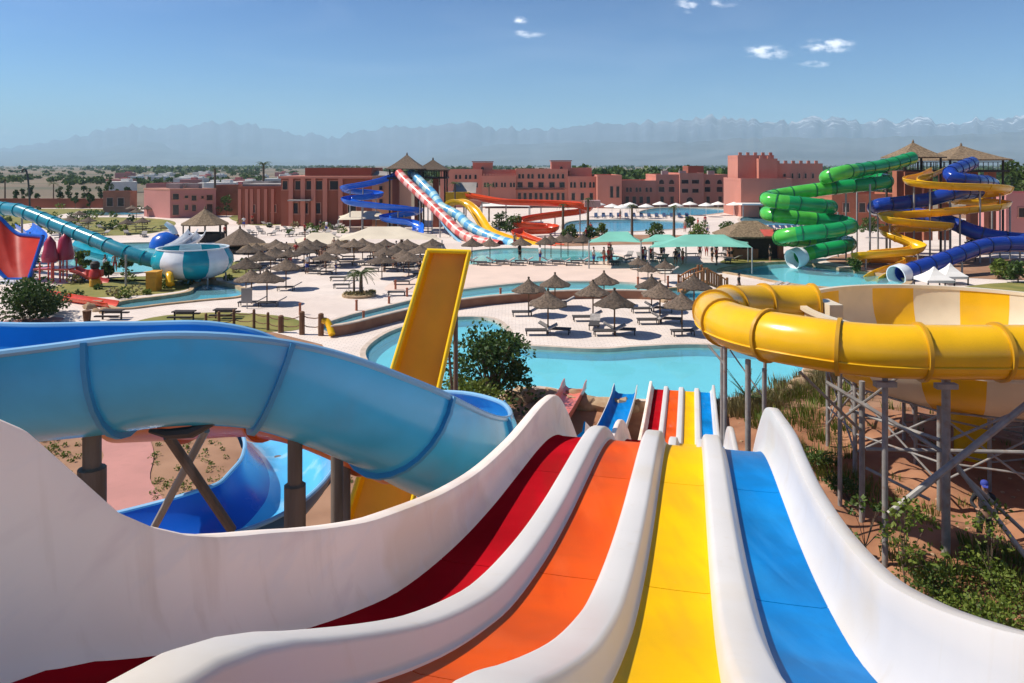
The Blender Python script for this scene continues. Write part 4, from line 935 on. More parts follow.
b_, _p = ms('open_flume', 'orange red flume folding back on itself in front of the long hotel', [(464, 193, 118), (475, 195, 116), (504, 199.5, 112), (541, 200.5, 110), (565, 201.5, 108), (582, 203.5, 106), (588, 206, 106.5), (580, 209, 108), (557, 212, 108), (530, 216, 107), (518, 219.5, 106), (517, 222, 105), (530, 223.5, 104), (550, 224.5, 103), (554, 226.5, 102), (545, 228, 101.5), (522, 229, 101), (517, 231, 100), (524, 234.5, 98.5), (540, 240, 96.5), (552, 243.5, 95), (560, 245, 94)], .75, 'red_orange', kind='open', posts=[(482, 198, 115), (506, 203, 112), (541, 204, 110), (580, 208, 106.5), (520, 224, 105.6), (550, 228, 102.5), (526, 236, 98.8), (555, 215, 108)])
b = MB(); b.box(wp(592, 203.5, 105.5), (2.2, 1.6, .9)); b.build('start_tub', M['pink_shell'], b_)
# the yellow start box and slope beside the centre tower
st = thing('start_tower', 'yellow start box with a pale ramp between the tower and the hotel', 'slide tower', at(462, 229))
b = MB(); c = wp(458, 198, 118); b.box(c, (3.6, 3, 1.9)); b.build('start_box', M['tube_yellow'], st)
b = MB(); c = wp(465, 188, 121); b.box(c, (3.6, 3.4, .15), rx=R(28)); b.build('roof_panel', M['roof_grey'], st)
for px in (451, 464): post(st, wp(px, 203, 117.5), .12, m='steel_grey', z0=0)
# left: teal and white bowl with its pipe
C1 = at(193, 283); Y1 = C1.y; BC2 = Vector((wp(193, 260, Y1).x, Y1, 0))
tb = thing('bowl_slide', 'teal and white chequered bowl slide with a long teal pipe on the left', 'water slide', BC2)
pf = [(2.75, wp(0, 247.5, Y1).z), (3.15, wp(0, 256, Y1).z), (3.2, wp(0, 261, Y1).z), (3.0, wp(0, 267.5, Y1).z), (2.5, wp(0, 273, Y1).z), (1.6, wp(0, 277, Y1).z), (.6, wp(0, 278.5, Y1).z)]
bowl(tb, BC2, pf, .07, [M['teal_shell'], M['white_gloss']], 10, 80, .35)
b = MB(); zt = pf[0][1]; b.lathe([(2.74, zt - .03), (2.74, zt + .05), (2.9, zt + .05), (2.9, zt - .03), (2.74, zt - .03)], BC2, 64); b.build('rim', M['white_gloss'], tb, True)
for k in range(6):
    a = 2 * math.pi * (k + .3) / 6; post(tb, BC2 + Vector((2.6 * math.cos(a), 2.6 * math.sin(a), pf[4][1] - .05)), .07, z0=0, m='steel_grey')
b = MB(); b.lathe([(.6, pf[6][1] + .1), (.7, pf[6][1] - .4), (.7, 0)], BC2, 16); b.build('drop_funnel', M['teal_shell'], tb)
pp, P = ms('tube_slide', 'long straight ribbed teal pipe descending from the left edge into the chequered bowl', [(-60, 190, 72), (-20, 203, 71), (4, 208.5, 70), (18, 210, 69), (34, 215.5, 68), (60, 226, 66.5), (95, 240, 64.5), (122, 251, 63.6), (143, 258, 63.4), (158, 261.5, 63.6), (168, 262, 64)], .58, 'teal_pipe', m2=M['pale_teal'], stripe=30, fm=M['teal_shell'], flange=1.75, n=16, fw=.07, fh=.07, posts=[(60, 230, 66.5), (126, 255, 62.5), (22, 215, 69)])
# orange box and yellow spout under the bowl
o = MB(); c = at(154, 291); o.prism([(c.x - .42, c.y - .5), (c.x + .42, c.y - .5), (c.x + .36, c.y + .6), (c.x - .36, c.y + .6)], 0, 1.5); o.prism([(c.x - .48, c.y - .6), (c.x + .48, c.y - .6), (c.x + .4, c.y + .7), (c.x - .4, c.y + .7)], 1.5, 1.58); o.box(c + Vector((.1, -.52, .6)), (.6, .06, 1.0))
T(o.build('pump_box', M['ochre']), 'orange box standing on the grass under the left of the chequered bowl', 'box')
o = MB(); c = at(168, 289); o.tube(smooth_path([c + Vector((0, .6, .1)), c + Vector((0, .3, 1.0)), c + Vector((.2, -.2, 1.15)), c + Vector((.5, -.8, .5))], .15), .3, 12); T(o.build('water_spout', M['tube_yellow'], smooth=True), 'curved yellow spout under the chequered bowl beside the orange box', 'spout')
# the big red half bowl at the left edge
rw = thing('half_bowl_slide', 'tall red funnel shaped slide wall with a blue edge at the left border', 'water slide', at(18, 283))
Yr = at(18, 283).y; NX = 28; NY = 14
TOPL = [(-1.0, -46, 203), (-.1, -2, 216), (.25, 13, 231), (.4, 19, 234.5), (1.0, 43, 236.5)]
def redpt(u, v):      # u across, v from the narrow foot to the top
    for (a, xa, ya), (c, xc, yc) in zip(TOPL, TOPL[1:]):
        if u <= c: break
    t = (u - a) / (c - a); px = xa + (xc - xa) * t; py = ya + (yc - ya) * t
    Yt = Yr + 1.2 * v + 1.9 * (1 - u * u) * v; top = wp(px, py, Yr + 1.2 + 1.9 * (1 - u * u)); x0 = wp(18 + 10.5 * u, 0, Yr).x
    return Vector((x0 + (top.x - x0) * v ** .85, Yt, .3 + (top.z - .3) * v))
b = MB(); rs = [[redpt(-1 + 2 * i / NX, j / NY) for i in range(NX + 1)] for j in range(NY + 1)]; b.rings(rs, False, False)
b.rings([[p + Vector((0, .08, 0)) for p in r][::-1] for r in rs], False, False); b.build('wall', M['red_shell'], rw, True)
ed = [redpt(-1, j / NY) for j in range(NY, -1, -1)] + [redpt(1, j / NY) for j in range(NY + 1)]
b = MB(); b.tube(ed, .17, 8); b.tube([redpt(-1 + 2 * i / NX, 1) for i in range(NX + 1)], .17, 8); b.build('edge', M['deep_blue'], rw, True)
b = MB(); c = redpt(0, 0); b.box((c.x, c.y - .3, .15), (2.0, 1.4, .3)); b.build('foot', M['white_gloss'], rw)
for u in (-.7, .75):
    p = redpt(u, .75) + Vector((0, .3, 0)); post(rw, p, .09, z0=0, m='steel_grey')
# twin orange slide at the foot of it
tw = thing('twin_slide', 'low orange red twin slide running right into the left channel pool', 'water slide', at(80, 306))
for dy in (0, .95):
    P = smooth_path([wp(28, 287, 59 + dy) , wp(48, 291.5, 57.5 + dy), wp(70, 295.5, 55.5 + dy), wp(95, 299, 54 + dy), wp(113, 301.5, 53 + dy)], .5)
    open_flume(tw, P, .42, M['red_orange'], M['red_orange'], M['red_orange'], None, -85, 85, .04, .04, name='lane')
for px, py, Y in ((50, 298, 57.5), (85, 302, 55)): post(tw, wp(px, py, Y), .07, z0=0, m='steel_grey')
# childrens' area on the left
k = thing('play_tower', 'red and magenta play tower with two pointed caps behind the teal pipe', 'play tower', at(58, 283))
for px, yt, yb, w, mm in ((50, 236, 283, 1.0, 'magenta_shell'), (65, 233, 281, 1.15, 'magenta_shell')):
    c = at(px, yb); zt = wp(0, yt, c.y).z; b = MB(); b.lathe([(w * .62, zt * .45), (w * .66, zt * .55), (w * .5, zt * .72), (w * .44, zt * .86), (w * .2, zt * .95), (.05, zt)], c, 9); b.build('cap', M[mm], k, True)
    for a in range(4):
        q = c + Vector((w * .75 * math.cos(a * 1.57 + .7), w * .75 * math.sin(a * 1.57 + .7), zt * .45)); post(k, q, .07, z0=0, m='stripe_red')
b = MB(); c = at(58, 282); b.box(c + Vector((0, 0, 1.2)), (3.0, 2.0, .14)); b.build('deck', M['stripe_red'], k)
P = smooth_path([c + Vector((1.4, -.2, 1.25)), c + Vector((2.4, -.5, 1.05)), c + Vector((3.6, -.8, .5)), c + Vector((4.6, -1, .3))], .3); open_flume(k, P, .4, M['stripe_red'], M['stripe_red'], M['stripe_red'], None, -90, 90, .04, .04)
tt = thing('totem', 'carved totem figure with dark head, red winged body and yellow foot', 'totem', at(95, 287))
c = at(95, 287); b = MB(); b.lathe([(.3, 0), (.42, .1), (.42, .62), (.3, .7)], c, 10); b.build('foot', M['ochre'], tt, True)
b = MB(); b.lathe([(.32, .7), (.48, .85), (.44, 1.3), (.3, 1.5)], c, 10); b.box(c + Vector((.5, 0, 1.15)), (.35, .16, .55)); b.box(c + Vector((-.5, 0, 1.15)), (.35, .16, .55)); b.build('body', M['red_shell'], tt, True)
b = MB(); b.lathe([(.26, 1.5), (.36, 1.6), (.36, 1.95), (.22, 2.1), (.02, 2.12)], c, 10); b.box(c + Vector((0, -.38, 1.72)), (.12, .2, .12)); b.build('head', M['dark_wood'], tt, True)
k = thing('play_whale', 'rounded blue play dome beside the curved white kiddie chutes', 'play dome', at(168, 247))
c = at(166, 247); b = MB(); b.lathe([(1.9, .0), (1.85, .5), (1.5, 1.2), (.8, 1.7), (.02, 1.85)], c, 18); b.build('dome', M['deep_blue'], k, True)
b = MB(); b.tube(smooth_path([c + Vector((.9, .2, 1.5)), c + Vector((.6, .2, 2.3)), c + Vector((-.1, .1, 2.9))], .2), [.5 - .03 * i for i in range(len(smooth_path([c + Vector((.9, .2, 1.5)), c + Vector((.6, .2, 2.3)), c + Vector((-.1, .1, 2.9))], .2)))], 10); b.build('tail', M['white_gloss'], k, True)
kk, _ = ms('open_flume', 'short curved white kiddie chute right of the blue play dome', [(193, 229, 92), (190, 233, 91), (184, 238, 89.5), (178, 242, 88), (170, 245.5, 86)], .55, 'white_gloss', kind='open', posts=[(191, 237, 91)])
ms('open_flume', 'second white kiddie chute, just right of the first beside the thatched gazebo', [(201, 231, 93), (199, 235, 92), (193, 240, 90.5), (186, 243.5, 89), (180, 246, 87.5)], .5, 'white_gloss', kind='open', posts=[(199, 239, 92)])
ms('open_flume', 'small teal kiddie slide in the pale pool under the long teal pipe', [(68, 239, 86), (76, 243, 84), (88, 248, 82), (102, 252.5, 80), (114, 255, 79)], .7, 'teal_shell', kind='open', posts=[(75, 247, 84)])
ms('open_flume', 'blue children slide half hidden behind the red funnel wall', [(24, 224, 84), (32, 229, 82), (38, 236, 80), (34, 243, 78), (26, 248, 76)], .8, 'zig_blue', kind='open', posts=[(30, 232, 82)])

# ================================================================ thatched towers and huts
def pyramid(root, c, half, z0, z1, m='thatch_tan', n=4, a0=math.pi / 4, name='roof', sag=.06):
    b = MB(); r = half * (1.414 if n == 4 else 1.0); K = 7
    prof = [(r * (1 - t) + .05, z0 + (z1 - z0) * (t - sag * math.sin(t * math.pi))) for t in [i / K for i in range(K + 1)]]
    b.lathe([(r * .96, z0 - .12), (r, z0 - .14)] + prof, c, n, a0=a0); b.lathe([(.12, z1 - .12), (.14, z1 + .1), (.02, z1 + .35)], c, 8); b.lathe([(r * .96, z0 - .12), (.05, z1 - .25)], c, n, a0=a0)
    b.build(name, M[m], root)
def tower(label, roofs, deck_py, Y, gcol, cols, dw, cat='slide tower', name='thatched_tower', fill=None):
    base = at(roofs[0][0], HY + F * H / Y); rt = thing(name, label, cat, base)
    for px, pa, pe, hw, dY in roofs:
        YY = Y + dY; c = wp(px, 0, YY); pyramid(rt, Vector((c.x, YY, 0)), hw, wp(0, pe, YY).z, wp(0, pa, YY).z, gcol)
        for a, e in ((-1, -1), (1, -1), (1, 1), (-1, 1)):
            p = Vector((c.x + a * hw * .82, YY + e * hw * .82, wp(0, pe, YY).z)); post(rt, p, .13, z0=0, m='dark_wood', name='post')
    zd = wp(0, deck_py, Y).z
    for px, pa, pe, hw, dY in roofs:
        c = wp(px, 0, Y + dY); b = MB(); b.box((c.x, Y + dY, zd), (hw * 1.9, hw * 1.9, .25)); b.build('deck', M['dark_wood'], rt)
        b = MB()
        for e in (-1, 1):
            b.box((c.x, Y + dY + e * hw * .92, zd + 1.05), (hw * 1.9, .08, .08)); b.box((c.x + e * hw * .92, Y + dY, zd + 1.05), (.08, hw * 1.9, .08))
            for q in range(-6, 7): b.box((c.x + q * hw * .15, Y + dY + e * hw * .92, zd + .55), (.06, .06, .95))
        b.build('railing', M['dark_wood'], rt)
    for px, w, y0, y1, dY, m in cols:
        c = wp(px, y0, Y + dY); b = MB(); b.box((c.x, Y + dY, (c.z + max(0, wp(0, y1, Y + dY).z)) / 2), (w, w, c.z - max(0, wp(0, y1, Y + dY).z))); b.build('pillar', M[m], rt)
    return rt
tower('central slide tower with two dark thatched pyramid roofs', [(407, 154.5, 168.5, 2.8, 0), (433, 159.5, 169.5, 2.5, 3)], 178, 117, 'thatch', [(396, 1.0, 178, 232, 2, 'terracotta_dark'), (418, 1.0, 178, 232, 2, 'terracotta_dark'), (436, .9, 178, 232, 5, 'terracotta_dark')], 5)
tower('right slide tower with two broad tan thatched roofs on rust pillars', [(913, 142.5, 157, 2.5, 0), (961, 145.5, 159.5, 3.7, 2.5)], 171, 88, 'thatch_tan', [(899, 1.0, 171, 240, -2.6, 'rust'), (909, 1.9, 172, 240, -2.4, 'rust'), (926, 1.0, 171, 240, .8, 'rust'), (944, .9, 171, 240, 1.5, 'rust'), (972, .9, 171, 240, 1.5, 'rust'), (990, .9, 171, 240, 3, 'rust')], 6)
def gazebo(label, px, yb, pa, pe, hw, m, n=4, posts=6, wall=None, group=None):
    c = at(px, yb); rt = thing('thatched_gazebo', label, 'gazebo', c, group); z0, z1 = wp(0, pe, c.y).z, wp(0, pa, c.y).z
    pyramid(rt, Vector((c.x, c.y, 0)), hw, z0, z1, m, n, math.pi / 4 if n == 4 else 0)
    for k in range(posts):
        a = 2 * math.pi * (k + .5) / posts; r = hw * .85 * (1.2 if n == 4 and posts == 4 else 1.0); post(rt, c + Vector((r * math.cos(a), r * math.sin(a), z0)), .09, z0=0, m='dark_wood', name='post')
    if wall:
        b = MB(); b.lathe([(hw * .8, 0), (hw * .8, z0 * .45), (hw * .7, z0 * .45), (hw * .7, 0)], c, 14); b.build('counter', M[wall], rt)
    return rt
gazebo('wide open gazebo with a tall brown thatched roof in front of the pink block', 205, 241, 208.5, 223.5, 3.1, 'thatch_tan', 8, 8, 'dark_wood')
gazebo('dark thatched gazebo half hidden just right of the wide one, by the parasols', 240, 252, 228, 242.5, 2.9, 'thatch', 8, 8, 'dark_wood')
hut = thing('pool_bar', 'thatched bar hut with dark open front beside the right hand pool', 'hut', at(752, 259))
c = at(752, 258.5); b = MB(); b.box(c + Vector((.4, 1.8, 1.25)), (5.2, 3.4, 2.5)); b.build('wall', M['dark_wood'], hut)
b = MB(); b.box(c + Vector((-2.0, -.4, 1.35)), (.5, .5, 2.7)); b.build('pillar', M['rust'], hut); b = MB(); b.box(c + Vector((2.9, -.4, 1.35)), (.5, .5, 2.7)); b.build('pillar', M['rust'], hut)
b = MB(); b.box(c + Vector((-1.2, -.6, .55)), (3.2, .5, 1.1)); b.build('counter', M['brown_wall'], hut)
b = MB(); w, d = 3.4, 2.9; q = c + Vector((.2, 1.2, 0)); z0, z1 = 2.45, 3.95
rf = [q + Vector(p) for p in ((-w, -d, z0), (w, -d, z0), (w, d, z0), (-w, d, z0), (-.9, 0, z1), (.7, 0, z1), (-w, -d, z0 - .15), (w, -d, z0 - .15), (w, d, z0 - .15), (-w, d, z0 - .15))]
b.add(rf, [(0, 1, 5, 4), (1, 2, 5), (2, 3, 4, 5), (3, 0, 4), (6, 7, 1, 0), (7, 8, 2, 1), (8, 9, 3, 2), (9, 6, 0, 3), (9, 8, 7, 6)]); b.build('roof', M['thatch_tan'], hut)
b = MB(); p = wp(772, 233, 78.5); b.box(p, (2.0, 1.6, .08), rx=R(20)); b.build('awning', M['red_canvas'], hut)
sr = thing('long_shelter', 'long low thatched shelter roof above the crowd of parasols', 'shelter', at(274, 254))
c = at(274, 254); L_ = 3.6; b = MB(); z0, z1 = wp(0, 249, c.y).z, wp(0, 244, c.y).z + .1
b.add([c + Vector(p) for p in ((-L_, -1.3, z0), (L_, -1.3, z0), (L_, 1.3, z0), (-L_, 1.3, z0), (-L_ + .5, 0, z1), (L_ - .5, 0, z1))], [(0, 1, 5, 4), (1, 2, 5), (2, 3, 4, 5), (3, 0, 4), (3, 2, 1, 0)]); b.build('roof', M['thatch_tan'], sr)
for x in (-3, -1, 1, 3): post(sr, c + Vector((x, -.9, z0)), .07, z0=0, m='dark_wood', name='post'); post(sr, c + Vector((x, .9, z0)), .07, z0=0, m='dark_wood', name='post')

# ================================================================ canopies
def canopy(name, label, corners, ridge, m, poles, droop=.25, cat='canopy', polem='steel_grey', div=8):
    """tensile cloth: quad of corners lifted towards a ridge of two points"""
    c = sum((Vector(p) for p in corners), Vector()) / 4; rt = thing(name, label, cat, (c.x, c.y, 0))
    a, bb, cc, dd = [Vector(p) for p in corners]; r0, r1 = [Vector(p) for p in ridge]
    tb = MB()
    def panel(p, q, s, t):       # eave p..q up to ridge s..t
        rows = []
        for j in range(div + 1):
            v = j / div; row = []
            for i in range(div + 1):
                u = i / div; x = p.lerp(q, u).lerp(s.lerp(t, u), v); x = x - Vector((0, 0, droop * math.sin(math.pi * v) * .6)) 
                if v < 1: x = x + ((s.lerp(t, .5) - x).normalized() * droop * 1.2 * math.sin(math.pi * u) * (1 - v)) * (1 if p != q else 0)
                row.append(x)
            rows.append(row)
        tb.rings(rows, False, False)
    panel(a, bb, r0, r1); panel(bb, cc, r1, r1); panel(cc, dd, r1, r0); panel(dd, a, r0, r0)
    tb.build('cloth', M[m], rt, True, angle=25)
    for p in poles:
        p = Vector(p); b = MB(); b.tube([p, Vector((p.x, p.y, 0))], .07, 8); b.build('pole', M[polem], rt, True)
    return rt
def cn(l, r, yf, yb, Yf, Yb, ra, rb, yr, label, m, sh=0):
    A = [wp(l, yf, Yf), wp(r, yf, Yf), wp(r - sh, yb, Yb), wp(l + sh, yb, Yb)]; Ym = (Yf + Yb) / 2
    return canopy('shade_canopy', label, A, [wp(ra, yr, Ym), wp(rb, yr, Ym)], m, A + [])
cn(589, 641, 242.5, 240, 73, 80, 608, 628, 231.5, 'leftmost of three sea green shade canopies behind the beach', 'green_canvas')
cn(641, 686, 242, 239, 77, 83, 655, 670, 234.5, 'middle sea green shade canopy, partly behind the largest one', 'green_canvas')
cn(649, 752, 247.5, 242, 70, 78, 685, 724, 234.5, 'largest sea green shade canopy, nearest to the thatched bar hut', 'green_canvas', 4)
cn(336, 442, 240, 235, 86, 95, 370, 400, 226.5, 'wide cream shade canopy behind the parasols, below the zigzag flume', 'cream_canvas', 6)
cn(292, 352, 246, 239, 86, 95, 312, 330, 232.5, 'lower cream shade canopy left of the wide one', 'cream_canvas', 3)
cn(338, 392, 220, 216, 112, 122, 352, 378, 211, 'cream terrace canopy in front of the tan building end', 'cream_canvas', 1)
cn(480, 530, 206.5, 204, 126, 134, 495, 515, 202, 'long white canopy roof below the hotel, behind the orange red flume', 'white_canvas', 1)
def tent(label, px, yb, pa, pe, hw):
    c = at(px, yb); rt = thing('pavilion_tent', label, 'tent', c, 'white pointed tents'); z0, z1 = wp(0, pe, c.y).z, wp(0, pa, c.y).z
    b = MB(); r = hw * 1.414; b.lathe([(r, z0 - .2), (r, z0), (r * .55, z0 + (z1 - z0) * .34), (r * .22, z0 + (z1 - z0) * .68), (.03, z1)], c, 4, a0=math.pi / 4); b.build('roof', M['white_canvas'], rt)
    for a, e in ((-1, -1), (1, -1), (1, 1), (-1, 1)): post(rt, c + Vector((a * hw * .95, e * hw * .95, z0)), .06, z0=0, m='dark_wood', name='leg')
tent('white pointed tent on dark legs, nearer and left of its twin', 934, 288.5, 266.5, 278.5, 1.1)
tent('white pointed tent on dark legs, farther and right of its twin', 950, 284, 263, 275, 1.0)

# ================================================================ parasols and loungers
def make_parasol(name='thatched_parasol', n=22, seed=1, m='thatch', r=1.12, h=2.58, z0=1.68, finial=True, polem='wood', pr=.045):
    rnd = random.Random(seed); rt = thing(name, 'x', 'parasol', (0, 0, 0))
    b = MB(); b.tube([(0, 0, -.05), (0, 0, h - .3)], pr, 8); b.build('pole', M[polem], rt, True)
    b = MB(); J = [rnd.uniform(.93, 1.06) for _ in range(n)]; Z = [rnd.uniform(-.05, .05) for _ in range(n)]
    pf = [(r, z0), (r * .86, z0 + .10), (r * .62, z0 + .24), (r * .38, z0 + .40), (r * .18, z0 + .58), (.06, z0 + .74)] if finial else [(r, z0), (r * .97, z0 + .06), (r * .5, z0 + .32), (.04, z0 + .58)]
    rs = []
    for i, (q, z) in enumerate(pf):
        rs.append([Vector((q * (J[k] if i < 3 and finial else 1) * math.cos(2 * math.pi * k / n), q * (J[k] if i < 3 and finial else 1) * math.sin(2 * math.pi * k / n), z + (Z[k] if i < 2 and finial else 0))) for k in range(n)])
    b.rings([[p - Vector((0, 0, .06)) for p in reversed(r_)] for r_ in reversed(rs[:-1])] + [], True, False)
    b.rings([[p - Vector((0, 0, .06)) for p in rs[0]]] + rs, True, False)
    b.build('canopy', M[m], rt, not finial)
    if finial:
        b = MB(); q = h - .32; b.lathe([(.06, q + .02), (.10, q + .10), (.055, q + .15), (.085, q + .28), (.02, q + .32)], (0, 0, 0), 8); b.build('finial', M[m], rt)
    return rt
def make_lounger(m='lounger_mesh', sm='lounger_side', back=R(28)):
    rt = thing('sun_lounger', 'x', 'sun lounger', (0, 0, 0))
    b = MB(); b.box((-.28, 0, .30), (1.3, .62, .07)); b.build('seat', M[m], rt)
    b = MB(); p = Vector((.38, 0, .30)); q = p + Vector((math.cos(back) * .68, 0, math.sin(back) * .68)); w = Vector((0, .31, 0)); u = Vector((-math.sin(back), 0, math.cos(back))) * .06
    b.add([p - w, q - w, q + w, p + w, p - w + u, q - w + u, q + w + u, p + w + u], [(3, 2, 1, 0), (4, 5, 6, 7), (0, 1, 5, 4), (1, 2, 6, 5), (2, 3, 7, 6), (3, 0, 4, 7)]); b.build('backrest', M[sm], rt)
    for x in (-.85, .35):
        for y in (-.26, .26):
            b = MB(); b.box((x, y, .135), (.05, .05, .27)); b.build('leg', M['dark_wood'], rt)
    return rt
PA = make_parasol(); PW = make_parasol('thatched_parasol', 20, 5, 'thatch', 1.24, 2.22, 1.62);  LG = make_lounger(); LGB = make_lounger('blue_pad', 'blue_pad'); UM = make_parasol('sun_umbrella', 12, 2, 'white_canvas', 1.5, 2.9, 2.2, False, 'white_gloss', .04); UM['category'] = 'umbrella'
rp_ = random.Random(3)
def parasol(px, yb, label, group, sc=1.0, proto=None): return place(proto or PA, at(px, yb) + Vector((0, 0, .03)), rp_.uniform(0, 6), sc if isinstance(sc, tuple) else sc * rp_.uniform(.97, 1.03), label, group)
def lounger(p, rz, label, group, proto=None): return place(proto or LG, Vector((p.x, p.y, .035)), rz, 1.0, label, group)
G1 = 'thatched parasols on the terrace behind the near pool'; G2 = 'loungers on the terrace behind the near pool'
NEAR = [(528.7, 316, 'parasol at the left end of the terrace, near the brown wall', 1), (555, 309, 'parasol standing against the brown wall, behind the two left terrace parasols', .98), (548, 334.5, 'nearest parasol on the left of the terrace, closest to the pool edge', 1.08), (593, 320.6, 'parasol in the middle of the terrace, over two crossed loungers', 1.0), (604, 305.5, 'parasol by the brown wall just behind the middle one', .98), (614.5, 335.5, 'nearest parasol on the right of the terrace, closest to the pool edge', 1.08), (651.6, 312, 'parasol before the right end of the brown wall, behind a larger one', 1.0), (660, 323.5, 'larger parasol left of the yellow tube bend', 1.08), (694, 314, 'parasol standing close to the little wooden bridge', 1.05), (682, 335, 'parasol half hidden behind the bend of the yellow tube', 1.0)]
for px, yb, lb, sc in NEAR: parasol(px, yb, 'brown thatched ' + lb, G1, sc)
LN_ = [(526, 316.5, .05, 'dark lounger under the leftmost terrace parasol'), (541, 335.5, .02, 'dark lounger left of the pole of the nearest left parasol'), (555, 334, 2.9, 'lounger right of the pole of the nearest left parasol'), (587, 321.5, .03, 'dark lounger pointing left under the middle terrace parasol'), (594.5, 328, 1.4, 'dark lounger turned end on below the middle terrace parasol'), (609, 336, .04, 'dark lounger left of the pole of the nearest right parasol'), (620, 334.5, 3.0, 'lounger right of the pole of the nearest right parasol'), (645, 313, .05, 'dark lounger left under the parasol before the wall end'), (659, 312.3, 2.9, 'lounger right under the parasol before the wall end'), (652, 324.5, .02, 'dark lounger left of the pole of the larger parasol by the tube'), (667, 323.5, 3.0, 'lounger right of the pole of the larger parasol by the tube'), (687, 336, .1, 'lounger just left of the yellow tube bend'), (561, 306.5, .05, 'lounger behind the left terrace parasols near the wall')]
for px, yb, rz, lb in LN_: lounger(at(px, yb), rz, lb, G2)
# far shore
for k, (px, yb) in enumerate([(490, 261), (521, 260.5), (545, 259), (551, 257.5), (561, 257), (568, 256), (472, 262), (583, 257)]): parasol(px, yb, 'thatched parasol in the row along the far shore, behind the beach', 'parasols along the far shore', 1.0)
for k in range(14):
    px = 468 + k * 9.3; lounger(at(px, 264.0 + (k % 3) * 1.1 - .2), rp_.uniform(-.2, .2) + (3.1 if k % 2 else 0), 'dark lounger in the row along the far shore, behind the beach', 'loungers along the far shore')
# the crowd on the left terrace
G3 = 'thatched parasols crowded left of the small palm'; G4 = 'thatched parasols crowded right of the small palm'
L3 = 'thatched parasol in the crowd left of the small palm'; L4 = 'thatched parasol in the crowd right of the small palm'
for px, yb, lb in [(286, 289.5, 'thatched parasol standing alone on the pale paving left of the small palm'), (251.5, 304, 'thatched parasol beside the left channel pool, left of its close twin'), (267, 304.5, 'thatched parasol by the rope fence, right of its close twin'), (260, 279, 'thatched parasol behind the pair near the left channel pool'), (246, 288, 'tilted thatched parasol over the far end of the left channel pool')]: parasol(px, yb, lb, 'thatched parasols left of the small palm', (1.0, 1.0, 1.05), PW)
rows = [(259, 280, 434, 21), (263.5, 262, 432, 24), (268, 252, 345, 29), (267, 372, 430, 22), (272, 266, 325, 28), (272.5, 380, 424, 25), (278, 386, 420, 27)]
for yb, xa, xb, st_ in rows:
    x = xa
    while x < xb:
        px = x + rp_.uniform(-6, 6); y = yb + rp_.uniform(-1.8, 1.8)
        left = px < 358; parasol(px, y, L3 if left else L4, G3 if left else G4, (rp_.uniform(.9, 1.12), rp_.uniform(.9, 1.12), rp_.uniform(.82, 1.0)), PW)
        for q in range(2):
            if rp_.random() < .62:
                p = at(px, y) + Vector((-.9 + 1.8 * q, -.4 + rp_.uniform(-.3, .3), 0)); lounger(p, rp_.uniform(-.2, .2) + 3.14 * q, 'dark lounger among the crowded parasols ' + ('left' if left else 'right') + ' of the small palm', 'loungers among the crowded parasols ' + ('left' if left else 'right') + ' of the small palm')
        x += st_
for px, yb, lb in [(289, 291, 'dark lounger under the parasol standing alone on the paving'), (312, 272, 'dark lounger on open paving, leftmost of the scattered ones near the palm'), (328, 275, 'dark lounger on open paving behind the small palm'), (341, 281, 'dark lounger just left of the palm trunk, farther back'), (345, 288.5, 'dark lounger just left of the palm trunk, nearer'), (252, 306.5, 'dark lounger below the left channel pool parasol'), (272, 307, 'dark lounger with blue towel under the rope fence parasol'), (400, 296, 'dark lounger beside the ramp at the end of the teal channel'), (405, 285, 'dark lounger on the sand left of the ramp')]: lounger(at(px, yb), .05, lb, 'scattered dark loungers near the small palm')
# hotel umbrellas, blue loungers
for px, yb in [(598, 216), (612, 218.5), (630, 216.5), (646, 218.5), (660, 215.5), (676, 217.5), (690, 215.5), (706, 217), (718, 215.5), (622, 219.5), (586, 217), (734, 216)]:
    place(UM, at(px, yb), rp_.uniform(0, 6), 1, 'white sun umbrella in the row before the hotel', 'white umbrellas before the hotel')
for k in range(26):
    px = 596 + (k % 13) * 7.6; yb = 218.2 - (k // 13) * 1.6; lounger(at(px, yb), 1.5, 'blue padded lounger beside the hotel pool', 'blue loungers by the hotel pool', LGB)
for k in range(16):
    px = 742 + k * 6; lounger(at(px, 229.5 + .6 * (k % 2)), 1.5, 'blue padded lounger in the row behind the thatched bar', 'blue loungers behind the thatched bar', LGB)
# right pool parasol group near the bridge
for px, yb, lb in [(648, 287, 'flat dark parasol by the tip of the beach pool'), (638, 279, 'small dark parasol at the ochre end of the beach'), (665, 283, 'dark parasol left of the little wooden bridge')]:
    parasol(px, yb, lb, 'dark parasols by the bridge', .8)
for px, yb, lb in [(668, 274, 'dark lounger on the paving behind the bridge'), (640, 270, 'dark lounger at the end of the sandy beach'), (770, 290, 'grey lounger at the near corner of the right pool'), (777, 291, 'second grey lounger at the near corner of the right pool')]: lounger(at(px, yb), .1, lb, 'loungers near the bridge')
